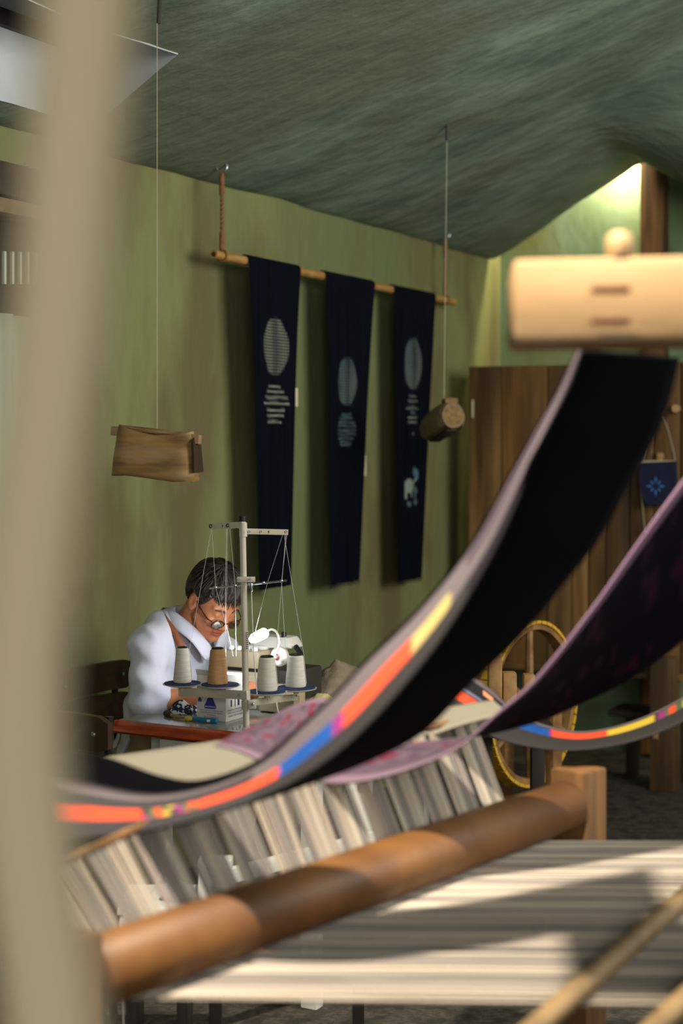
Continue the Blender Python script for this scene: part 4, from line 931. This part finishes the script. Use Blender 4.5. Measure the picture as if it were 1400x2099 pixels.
def scarf(x0, x1, ybot, xb0, xb1, deco, label, seed, tagpos, fringe):
    f0, f1 = along(x0), along(x1); W_ = f1 - f0; fm = (f0 + f1) / 2; d = (pl + PD * fm)[1]; zp = (pl + PD * fm)[2]
    Lh = zp - P(0, ybot, d)[2]; b0, b1 = along(xb0), along(xb1)
    g = thing('indigo_scarf', pl + PD * fm - UP * Lh, label, 'scarf', 'indigo scarves over the bamboo pole')
    nu, nv = 64, 200; vs = []; cs = []; gr_ = []
    for j in range(nv + 1):
        v = j / nv * (Lh + .07) - .07
        for i in range(nu + 1):
            u = i / nu
            if v < 0:
                an = -v / .07 * math.pi; r_ = .0215; p0 = pl + PD * (f0 + W_ * u); p_ = p0 + NRM * r_ * math.cos(an) + UP * r_ * math.sin(an)
            else:
                q = min(1, v / Lh); lo = f0 + (b0 - f0) * q ** .8; hi = f1 + (b1 - f1) * q ** .8
                p0 = pl + PD * (lo + (hi - lo) * u)
                fold = .005 * math.sin(u * 9 + seed) * min(1, v * 2) + .004 * math.sin(u * 23 + 2 * v + seed)
                p_ = p0 + NRM * (.0215 + fold * min(1, v * 4)) - UP * v
            vs.append(p_); c = deco(u * W_, v, W_, Lh) if v > .02 else (0, 0, 0); cs.append((*c, 1)); gr_.append((u * W_, v, 0))
    m = MB(); n_ = nu + 1; m.add(vs, [(j * n_ + i, j * n_ + i + 1, (j + 1) * n_ + i + 1, (j + 1) * n_ + i) for j in range(nv) for i in range(nu)]); m.c = cs
    o = obj('cloth', m, M_ind, g, solid=.002, angle=180)
    a = o.data.attributes.new('grid', 'FLOAT_VECTOR', 'POINT'); a.data.foreach_set('vector', np.array(gr_, np.float32).reshape(-1))
    m = MB(); m.grid(lambda u, v: pl + PD * (f0 + W_ * u) + NRM * (-.0225 + .014 * min(1, v * 3)) + PD * (.5 - u) * W_ * .55 * v + PD * .02 - UP * v * Lh * .8, 6, 16) if False else m.grid(lambda u, v: pl + PD * (f0 + W_ * (.22 + .7 * u)) + NRM * (-.0225 + .014 * min(1, v * 3)) + PD * (.5 - u) * W_ * .35 * v - UP * v * Lh * .8, 6, 16); ob = obj('back_layer', m, mat('indigo_plain', (4, 6, 15), rough=.92, spec=.1), g, solid=.002)
    if tagpos:
        yy, hgt = tagpos; z = P(0, yy, d)[2]; q = min(1, (zp - z) / Lh); e = f1 + (b1 - f1) * q ** .8
        m = MB(); m.box(pl * [1, 1, 0] + PD * (e + .008) * [1, 1, 0] + NRM * .02 + UP * z, (.018, .0015, hgt), (PD, NRM, UP)); obj('paper_tag', m, mat('cream_paper', (206, 196, 168), rough=.8), g)
    if fringe:
        m = MB()
        for i in range(26):
            e = b0 + (b1 - b0) * i / 25; p0 = pl + PD * e + NRM * .02 - UP * Lh; m.tube([p0, p0 - UP * .014 + PD * random.uniform(-.003, .003)], .0012, 4)
        obj('fringe', m, MATS['indigo_plain'], g)
    return g
def zmeta(x0, x1, y): pass
def ring_deco(cy, ry, rxm, lines, tint, extra=None, cfx=.5):
    def f(u, v, W_, Lh):
        x = (u - W_ * cfx); r_ = (x / rxm) ** 2 + ((v - cy) / ry) ** 2; R = G = B = 0.0
        if r_ < 1: R = .95 * min(1, (1 - r_) * 6 + .3) * (.55 + .45 * vnoise(u * 22, v * 9, 5)) * (1 - .55 * math.exp(-(x / .018) ** 2)); B = tint * (.4 + .8 * vnoise(u * 9, v * 7, 2)); R *= .75; G = R * .10
        for (yl, wl_, st) in lines:
            dv = abs(v - yl - .0015 * math.sin(u * 40 + yl * 90)); 
            if abs(x) < wl_ and dv < .006: G = max(G, st * (1 - dv / .006) * (.6 + .6 * vnoise(u * 60, yl * 40, 1))); B = max(B, tint)
        if extra:
            e, eb = extra(x, v)
            if e > 0: G = max(G, e); B = eb
        return (R, G, min(1, B))
    return f
d_ = lambda f0, y: None
def vy(x0, x1, y):
    fm = (along(x0) + along(x1)) / 2; q = pl + PD * fm; return q[2] - P(0, y, q[1])[2]
s1 = (500, 607); L1 = [(vy(*s1, y), w_, .55) for y, w_ in ((793, .045), (803, .075), (815, .10), (827, .115), (841, .085), (852, .075), (865, .06))]
scarf(*s1, 1204, 520, 586, ring_deco(vy(*s1, 711), .109, .110, L1, .12), 'indigo scarf with the largest dotted circle, nearest the man', 1, (812, .072), False)
s2 = (659, 760); L2 = [(vy(*s2, y), w_, .4) for y, w_ in ((851, .04), (858, .06), (866, .085), (874, .10), (882, .10), (890, .095), (898, .08), (907, .055), (912, .045))]
scarf(*s2, 1192, 668, 728, ring_deco(vy(*s2, 783), .099, .098, L2, .75, cfx=.46), 'indigo scarf with dotted circle, middle of the three', 2, (955, .088), True)
s3 = (800, 885); L3 = [(vy(*s3, y), w_, .5) for y, w_ in ((813, .045), (823, .055), (837, .065), (846, .03), (856, .055), (866, .055), (889, .015))]
ye = vy(*s3, 1000)
def eleph(x, v):
    x, y = x + .01, v - ye; e = lambda cx, cy, a, b_: ((x - cx) / a) ** 2 + ((y - cy) / b_) ** 2 < 1
    if e(-.03, -.012, .04, .032) or (abs(x + .06) < .013 and 0 < y < .05) or (abs(x + .005) < .012 and 0 < y < .04) or e(.02, -.012, .02, .022) or (abs(y + .02 + (x - .03) * .6) < .007 and .03 < x < .075): return .5, .25
    if e(.045, -.075, .022, .018) or e(.078, -.06, .016, .024): return .5, .95
    if e(.06, .012, .022, .012) or (abs(x - .06) < .006 and -.01 < y < .045) or e(-.03, .07, .02, .010) or e(.065, .062, .016, .010): return .35, .8
    return 0, 0
scarf(*s3, 1186, 808, 857, ring_deco(vy(*s3, 747), .118, .100, L3, .5, eleph, .47), 'indigo scarf with dotted circle and small elephant motif', 3, None, True)

# ================================================================ HANGING WOODEN BELLS
M_bell = mat('weathered_bell_wood', (158, 122, 70), (112, 84, 50), scale=30, stretch=(.22, .5, 1.4), rough=.75, bump=.8, bscale=60, c3=(170, 146, 108), bdist=.004)
bd = 4.42
bell = thing('wooden_cowbell', P(322, 985, bd), 'hollow wooden cowbell hanging on a string left of the scarves', 'cowbell')
# body: rows from the top saddle to the open bottom, front face seen slightly from the right
U = np.array([.985, -.17, 0]); Vv = np.array([.17, .985, 0])
b0 = P(320, 930, bd)
mpx = bd / FPX
def bellpt(x, y, z): return b0 + U * x * mpx + Vv * y * mpx - UP * z * mpx
outer = []
NX = 18
rows_ = 10
vs = []; fs = []
prof_ring = []
for j in range(rows_ + 1):
    f = j / rows_
    for k in range(40):
        a = 2 * math.pi * k / 40; ca_, sa_ = math.cos(a), math.sin(a)
        sx = math.copysign(abs(ca_) ** .28, ca_); sy = math.copysign(abs(sa_) ** .62, sa_)
        xw = (76 + 9 * f); yd = 16 + 25 * math.sin(min(1, f * 1.25) * math.pi / 2)
        x = sx * xw - 2 * f; ztop = -52 + 16 * (1 - (x / 78) ** 2) + x * .10
        z = ztop + f * ((50 + x * .10 + 3 * math.sin(x * .05)) - ztop)
        vs.append(bellpt(x + 1.2 * vnoise(k * .8, j * .7, 3), sy * yd, z + 1.5 * vnoise(k * .5, j, 6)))
n_ = 40
for j in range(rows_):
    for k in range(n_): fs.append((j * n_ + k, j * n_ + (k + 1) % n_, (j + 1) * n_ + (k + 1) % n_, (j + 1) * n_ + k))
fs.append(tuple(range(n_ - 1, -1, -1)))
m = MB(); m.add(vs, fs); obj('shell', m, M_bell, bell, solid=.009, angle=50)
m = MB(); ub_ = bellpt(1, 0, .1) - bellpt(0, 0, 0); ub_ /= np.linalg.norm(ub_); m.box(bellpt(0, 0, -38), (188 * mpx, 24 * mpx, 19 * mpx), (ub_, Vv / np.linalg.norm(Vv), np.cross(ub_, Vv / np.linalg.norm(Vv))), .003); obj('crossbar', m, mat('bell_bar_wood', (160, 132, 96), (134, 106, 70), scale=30, rough=.7), bell)
m = MB(); m.prism([bellpt(84, -30, -24), bellpt(80, 0, -38), bellpt(84, 30, -24), bellpt(88, 36, 38), bellpt(88, -36, 38)], U * .004); obj('end_hollow', m, mat('bell_inside', (62, 42, 22), (48, 32, 16), scale=30, rough=.8), bell)
M_cord = mat('pale_cord', (196, 188, 166), rough=.8)
hk = P(325, 48, bd)
obj('string', MB().tube([bellpt(2, 0, -30), np.array([bellpt(2, 0, 0)[0], bd, hk[2] + .02])], .0011, 6), M_cord, bell)
def ceil_at(p): q = p - CORNER; return ceil_z(max(0, q @ E2), max(0, -(q @ E1)))
m = MB(); zc_ = ceil_at(hk); m.tube([np.array([hk[0], bd, hk[2]]), np.array([hk[0] + .005, bd, zc_ + .02])], .006, 8); obj('ceiling_hook', m, mat('dark_hook', (50, 44, 46), rough=.5), bell)
# second: log bell seen end-on
ld = 6.2
log = thing('wooden_log_bell', P(905, 905, ld), 'small hollowed log bell hanging near the right scarf', 'cowbell')
La, Lb = P(929, 852, ld - .10), P(884, 882, ld + .16)
ax_ = (Lb - La) / np.linalg.norm(Lb - La); LL = np.linalg.norm(Lb - La)
m = MB(); vs = []; fs = []
side_ = np.cross(ax_, UP); side_ /= np.linalg.norm(side_); upv = np.cross(side_, ax_)
for j in range(13):
    f = j / 12; r_ = (.058 + .010 * math.sin(f * math.pi)) * (1 - .25 * (f > .97)) * (.82 if j == 0 else 1)
    for k in range(28):
        a = 2 * math.pi * k / 28; rr = r_ * (1 + .09 * (vnoise(k * .5, f * 3, 4) - .5)); 
        if upv is not None and math.sin(a) < -.75 and 0 < j < 12: rr *= .72
        vs.append(La + ax_ * LL * f + rr * (math.cos(a) * side_ * .92 + math.sin(a) * upv * 1.05))
for j in range(12):
    for k in range(28): fs.append((j * 28 + k, j * 28 + (k + 1) % 28, (j + 1) * 28 + (k + 1) % 28, (j + 1) * 28 + k))
fs += [tuple(range(27, -1, -1)), tuple(12 * 28 + k for k in range(28))]
m.add(vs, fs); obj('shell', m, mat('grey_log_wood', (136, 114, 84), (104, 84, 60), scale=40, rough=.8, bump=.7, bscale=60, c3=(130, 112, 86), bdist=.006), log, angle=50)
obj('end_grain', MB().lathe(La - ax_ * .002, [(.006, 0), (.036, .001), (.040, .004)], ax_, 20), mat('log_end', (136, 108, 66), (110, 84, 50), scale=60, rough=.8, bump=.4), log)
m = MB(); m.box(La + ax_ * .03 + upv * .062, (.055, .05, .025), (side_, ax_, upv), .006); obj('top_lug', m, MATS['log_end'], log)
m = MB(); q1 = La + ax_ * LL * .25 - upv * .064; m.box(La + ax_ * LL * .5 - upv * .050, (.045, LL * .78, .012), (side_, ax_, upv), .004); obj('hollow', m, mat('log_hollow', (50, 36, 24), rough=.9), log)
st0 = P(910, 822, ld + .02); hk2 = P(921, 284, ld + .02); st0 = np.array([st0[0], ld + .02, st0[2]])
obj('string', MB().tube([st0 - UP * .03, np.array([st0[0] + .012, ld + .02, hk2[2]])], .0011, 6), M_cord, log)
zc_ = ceil_at(hk2); obj('ceiling_hook', MB().tube([np.array([st0[0] + .012, ld + .02, hk2[2] - .01]), np.array([st0[0] + .014, ld + .02, zc_ + .02])], .006, 8), MATS['dark_hook'], log)

# ================================================================ FAR CABINET, BAG
def cabd(px): return 7.50 * (958 + 5150) / (px + 5150)
def CP(px, py, off=0): return P(px, py, cabd(px)) - E1 * off
cab = thing('plank_cabinet', (*CP(1150, 900)[:2], 0), 'tall dark plank cabinet on legs against the far wall', 'cabinet')
M_pl = [wood('cabinet_plank_a', (80, 58, 32), (146, 110, 64), (60, 43, 24), 'z', 12, bump=.35), wood('cabinet_plank_b', (96, 68, 34), (140, 102, 54), (72, 51, 28), 'z', 15, bump=.35), wood('cabinet_plank_c', (74, 54, 32), (124, 94, 56), (56, 40, 25), 'z', 12, bump=.35)]
edges = [960, 1028, 1122, 1172, 1205, 1242, 1290, 1340, 1395, 1450]
ztop, zbot = P(0, 752, 7.5)[2], P(0, 1376, cabd(1300))[2]
for k, (a, b_) in enumerate(zip(edges[:-1], edges[1:])):
    A, B = CP(a, 900), CP(b_, 900); c = (A + B) / 2; W_ = np.linalg.norm(B - A)
    m = MB(); m.box((c[0], c[1], (ztop + zbot) / 2) + E1 * .012, (W_ - .006, .024 + .006 * (k % 2), ztop - zbot - .004 * (k % 3)), (E2, E1, UP), .003); obj('plank', m, M_pl[k % 3], cab)
A, B = CP(960, 900), CP(1450, 900); c = (A + B) / 2; W_ = np.linalg.norm(B - A)
m = MB(); m.box((c[0], c[1], (ztop + zbot) / 2) + E1 * .17, (W_, .27, ztop - zbot - .01), (E2, E1, UP)); obj('carcass', m, mat('cabinet_inside', (46, 34, 22), rough=.9), cab)
m = MB(); m.box((c[0], c[1], zbot - .012) + E1 * .14, (W_, .32, .03), (E2, E1, UP), .004); obj('bottom_rail', m, M_pl[1], cab)
for a, b_ in ((1342, 1393), (962, 1005)):
    A, B = CP(a, 900, .03), CP(b_, 900, .03); c2_ = (A + B) / 2; W2 = np.linalg.norm(B - A); m = MB(); m.box((c2_[0], c2_[1], .30), (W2, .09, .60), (E2, E1, UP), .006); obj('leg', m, M_pl[2], cab)
    m = MB(); m.box((c2_[0], c2_[1], .26) - E1 * .046 + E2 * (-.03), (.024, .02, .05), (E2, E1, UP), .003); obj('peg', m, M_block, cab)
for (x, y, Ln) in ((1388, 838, .07), (1356, 936, .03)):
    q = CP(x, y); m = MB(); m.lathe(q, [(.017, 0), (.0185, .008), (.018, Ln)], -E1 + E2 * .2, 14) if x > 1370 else m.box(q - E1 * .015, (.026, .03, .035), (E2, E1, UP), .003); obj('peg', m, M_block, cab)
bag = thing('shoulder_bag', CP(1355, 1030, .03), 'small navy shoulder bag with blue star hanging on the cabinet', 'bag')
q = lambda x, y, o_=.035: CP(x, y, o_)
pts = [q(1321, 948), q(1392, 945), q(1394, 985), q(1386, 1022), q(1376, 1034), q(1336, 1034), q(1326, 1020), q(1319, 985)]
obj('pouch', MB().prism(pts, -E1 * .035), mat('navy_canvas', (22, 26, 58), (16, 20, 46), scale=40, rough=.9), bag, smooth=False)
M_web = mat('cream_webbing', (186, 172, 146), rough=.85)
for pp in ([(1324, 945), (1332, 910), (1345, 862), (1352, 850)], [(1390, 945), (1384, 915), (1372, 872), (1358, 850)], [(1320, 948), (1318, 975), (1324, 1040), (1330, 1090), (1345, 1075), (1358, 1054)]):
    m = MB(); m.tube(catmull([q(x, y, .05) for x, y in pp], 14), .009, 8, flat=.35); obj('strap', m, M_web, bag)
m = MB(); m.box(q(1355, 946, .055), (.155, .006, .010), (E2, E1, UP), .001); obj('hem', m, M_web, bag)
cS = q(1354, 996, .0725)
for k in range(8):
    a = k * math.pi / 4; u_ = E2 * math.cos(a) + UP * math.sin(a); v_ = -E2 * math.sin(a) + UP * math.cos(a); L_ = .046 if k % 2 == 0 else .034
    obj('star_petal', MB().prism([cS + u_ * .013, cS + u_ * (L_ * .6) + v_ * .0045, cS + u_ * L_, cS + u_ * (L_ * .6) - v_ * .0045], -E1 * .001), mat('star_blue', (54, 118, 190), rough=.8), bag, smooth=False)
m = MB(); m.box(CP(970, 838, .006), (.010, .002, .085), (E2, E1, UP)); tag(obj('paper_tag', m, MATS['cream_paper']), 'narrow cream paper tag stuck on the cabinet edge', 'tag')
# dark bench board under the cabinet
A, B = P(1243, 1466, 7.2), P(1400, 1466, 7.05); bch = thing('low_bench', (*((A + B) / 2)[:2], 0), 'low dark bench below the plank cabinet', 'bench')
zz = P(0, 1466, 7.15)[2]; c = (A + B) / 2
m = MB(); m.box((c[0], c[1], zz) + E1 * .12, (np.linalg.norm(B - A), .22, .03), (E2, E1, UP), .004); obj('seat_board', m, mat('bench_dark', (40, 30, 22), rough=.7), bch)
for f in (.2, .85):
    m = MB(); m.box(A * [1, 1, 0] + (B - A) * [1, 1, 0] * f + E1 * .16 + UP * (zz / 2 - .008), (.05, .05, zz - .016), (E2, E1, UP), .003); obj('leg', m, MATS['bench_dark'], bch)

# ================================================================ SPINNING WHEEL
wd_ = 5.6
wh = thing('spinning_wheel', (*P(1085, 1500, wd_)[:2], 0), 'wooden spinning wheel with yellow wrapped rim behind the loom', 'spinning wheel')
wc = P(1085, 1441, wd_); WU = np.array([.62, .785, 0]); 
M_ww = wood('wheel_wood', (112, 80, 46), (150, 112, 68), None, 'n', 16)
Rw = 165 / FPX * wd_
def rimring(r0, r1, wdt, a0, a1, n):
    m = MB(); nrm = np.cross(WU, UP); vs = []; 
    for a in np.linspace(a0, a1, n + 1):
        dv = WU * math.cos(a) + UP * math.sin(a)
        for r_, o_ in ((r0, -wdt / 2), (r1, -wdt / 2), (r1, wdt / 2), (r0, wdt / 2)): vs.append(wc + dv * r_ + nrm * o_)
    fs = [(i * 4 + k, i * 4 + (k + 1) % 4, (i + 1) * 4 + (k + 1) % 4, (i + 1) * 4 + k) for i in range(n) for k in range(4)] + [(3, 2, 1, 0), tuple(n * 4 + k for k in range(4))]
    m.add(vs, fs); return m
rim = obj('rim', rimring(Rw - .024, Rw - .002, .045, 0, 2 * math.pi, 72), M_ww, wh, angle=40)
M_ytape = mat('yellow_cord_wrap', (212, 168, 52), (196, 150, 44), scale=30, rough=.6)
for k in range(48):
    a = 2 * math.pi * k / 48; obj('cord_wrap', rimring(Rw - .003, Rw + .008, .058, a + .008, a + 2 * math.pi / 48 - .008, 3), M_ytape, rim)
for k in range(6):
    a = math.pi / 6 + k * math.pi / 3; dv = WU * math.cos(a) + UP * math.sin(a); m = MB(); m.tube([wc + dv * .03, wc + dv * (Rw - .02)], [.016, .013], 8); obj('spoke', m, M_ww, wh)
nrm = np.cross(WU, UP); obj('hub', MB().lathe(wc - nrm * .06, [(.02, 0), (.04, .01), (.045, .06), (.04, .11), (.02, .12)], nrm, 20), M_ww, wh)
for s in (-1, 1):
    m = MB(); c = wc + nrm * .10 * s; m.box((c[0], c[1], wc[2] / 2 + .03), (.06, .035, wc[2] + .06), (WU, nrm, UP), .004); obj('upright', m, M_ww, wh)
m = MB(); m.box((wc[0], wc[1], .06) - WU * .12, (.85, .16, .06), (WU, nrm, UP), .006); obj('base_plank', m, M_ww, wh)
for k, (x0, y0, x1, y1, d) in enumerate(((1002, 1340, 1030, 1420, 4.7), (1032, 1380, 1060, 1430, 4.72), (1074, 1384, 1098, 1430, 4.74))):
    A, B = P(x0, y0, d), P(x1, y1 + 60, d); m = MB(); m.box(((A[0] + B[0]) / 2, d + .03, (A[2] + B[2]) / 2), (B[0] - A[0], .05, A[2] - B[2]), bev=.006); obj('spindle_post', m, mat('pale_frame_wood', (150, 112, 66), (178, 138, 88), scale=20, rough=.6), wh)

A = P(1050, 1495, 4.75); m = MB(); m.box((A[0], A[1] + .03, A[2]), (.24, .14, .04), bev=.005); obj('spindle_board', m, MATS['bench_dark'], wh)
for s in (-1, 1):
    m = MB(); m.box((A[0] + s * .08, A[1] + .03, A[2] / 2 - .01), (.04, .05, A[2] - .02), bev=.004); obj('leg', m, MATS['bench_dark'], wh)
# ================================================================ WHITE STAND SEEN THROUGH THE WARP
ws = thing('white_metal_stand', (*P(590, 1700, 3.9)[:2], 0), 'white metal stand with low rail glimpsed behind the warp threads', 'metal stand')
A, B = P(735, 1715, 4.1), P(440, 1800, 3.74)
for q_, W_, zt_ in ((A, .075, .70), (B, .082, P(0, 1764, 3.74)[2])):
    zl_ = .42
    m = MB(); m.box((q_[0], q_[1] + .03, (zt_ + zl_) / 2), (W_, .05, zt_ - zl_), bev=.004); obj('post', m, M_leg, ws)
for q_ in (A, B): m = MB(); m.box((q_[0], q_[1] + .03, .21), (.03, .03, .42), bev=.003); obj('dark_foot', m, M_chm, ws)
obj('rail', flatbar(A + np.array([.04, -.012, .0]), B + np.array([0, -.012, 0]), .035, .02), M_leg, ws)
m = MB(); m.lathe(P(738, 1612, 4.098), [(.007, 0), (.007, .004)], (0, -1, 0), 12); obj('bolt', m, M_steel, ws)
bxw = thing('storage_box', (*P(330, 1880, 3.6)[:2], 0), 'low white box on dark legs behind the warp threads', 'box')
c = P(318, 1862, 3.66); m = MB(); m.box((c[0], c[1] + .1, c[2] - .045), (.17, .2, .07), bev=.006); obj('body', m, M_leg, bxw)
for sx in (-.06, .06):
    m = MB(); m.box((c[0] + sx, c[1] + .1, (c[2] - .08) / 2), (.025, .15, c[2] - .08), bev=.003); obj('stand_leg', m, M_chm, bxw)
m = MB(); m.box((c[0], c[1] + .1, c[2] - .008), (.18, .21, .016), bev=.004); obj('lid', m, M_leg, bxw)
q_ = P(388, 1850, 3.64)
def blob(u, v):
    a = u * 2 * math.pi; b_ = v * math.pi; r_ = .03 * (1 + .7 * (vnoise(u * 9 % 9, v * 6, 3) - .5)); return np.array([c[0] + .05, c[1] + .06, c[2] + .024]) + r_ * np.array([math.sin(b_) * math.cos(a) * 1.2, math.sin(b_) * math.sin(a), .8 * math.cos(b_)])
tag(obj('crumpled_cloth', MB().grid(blob, 24, 12), mat('pale_blue_cloth', (190, 200, 224), rough=.9), angle=180), 'crumpled pale blue cloth on the low white box', 'cloth')
tag(obj('electric_cable', MB().tube(catmull([P(345, 1722, 3.5), P(330, 1790, 3.5), P(300, 1840, 3.5), P(262, 1868, 3.5), P(250, 1910, 3.5), P(250, 2000, 3.5), P(260, 2180, 3.5), np.array([P(300, 0, 3.4)[0], 3.4, .004])], 40), .0022, 6), M_mw), 'thin white cable curving down behind the warp threads', 'cable')
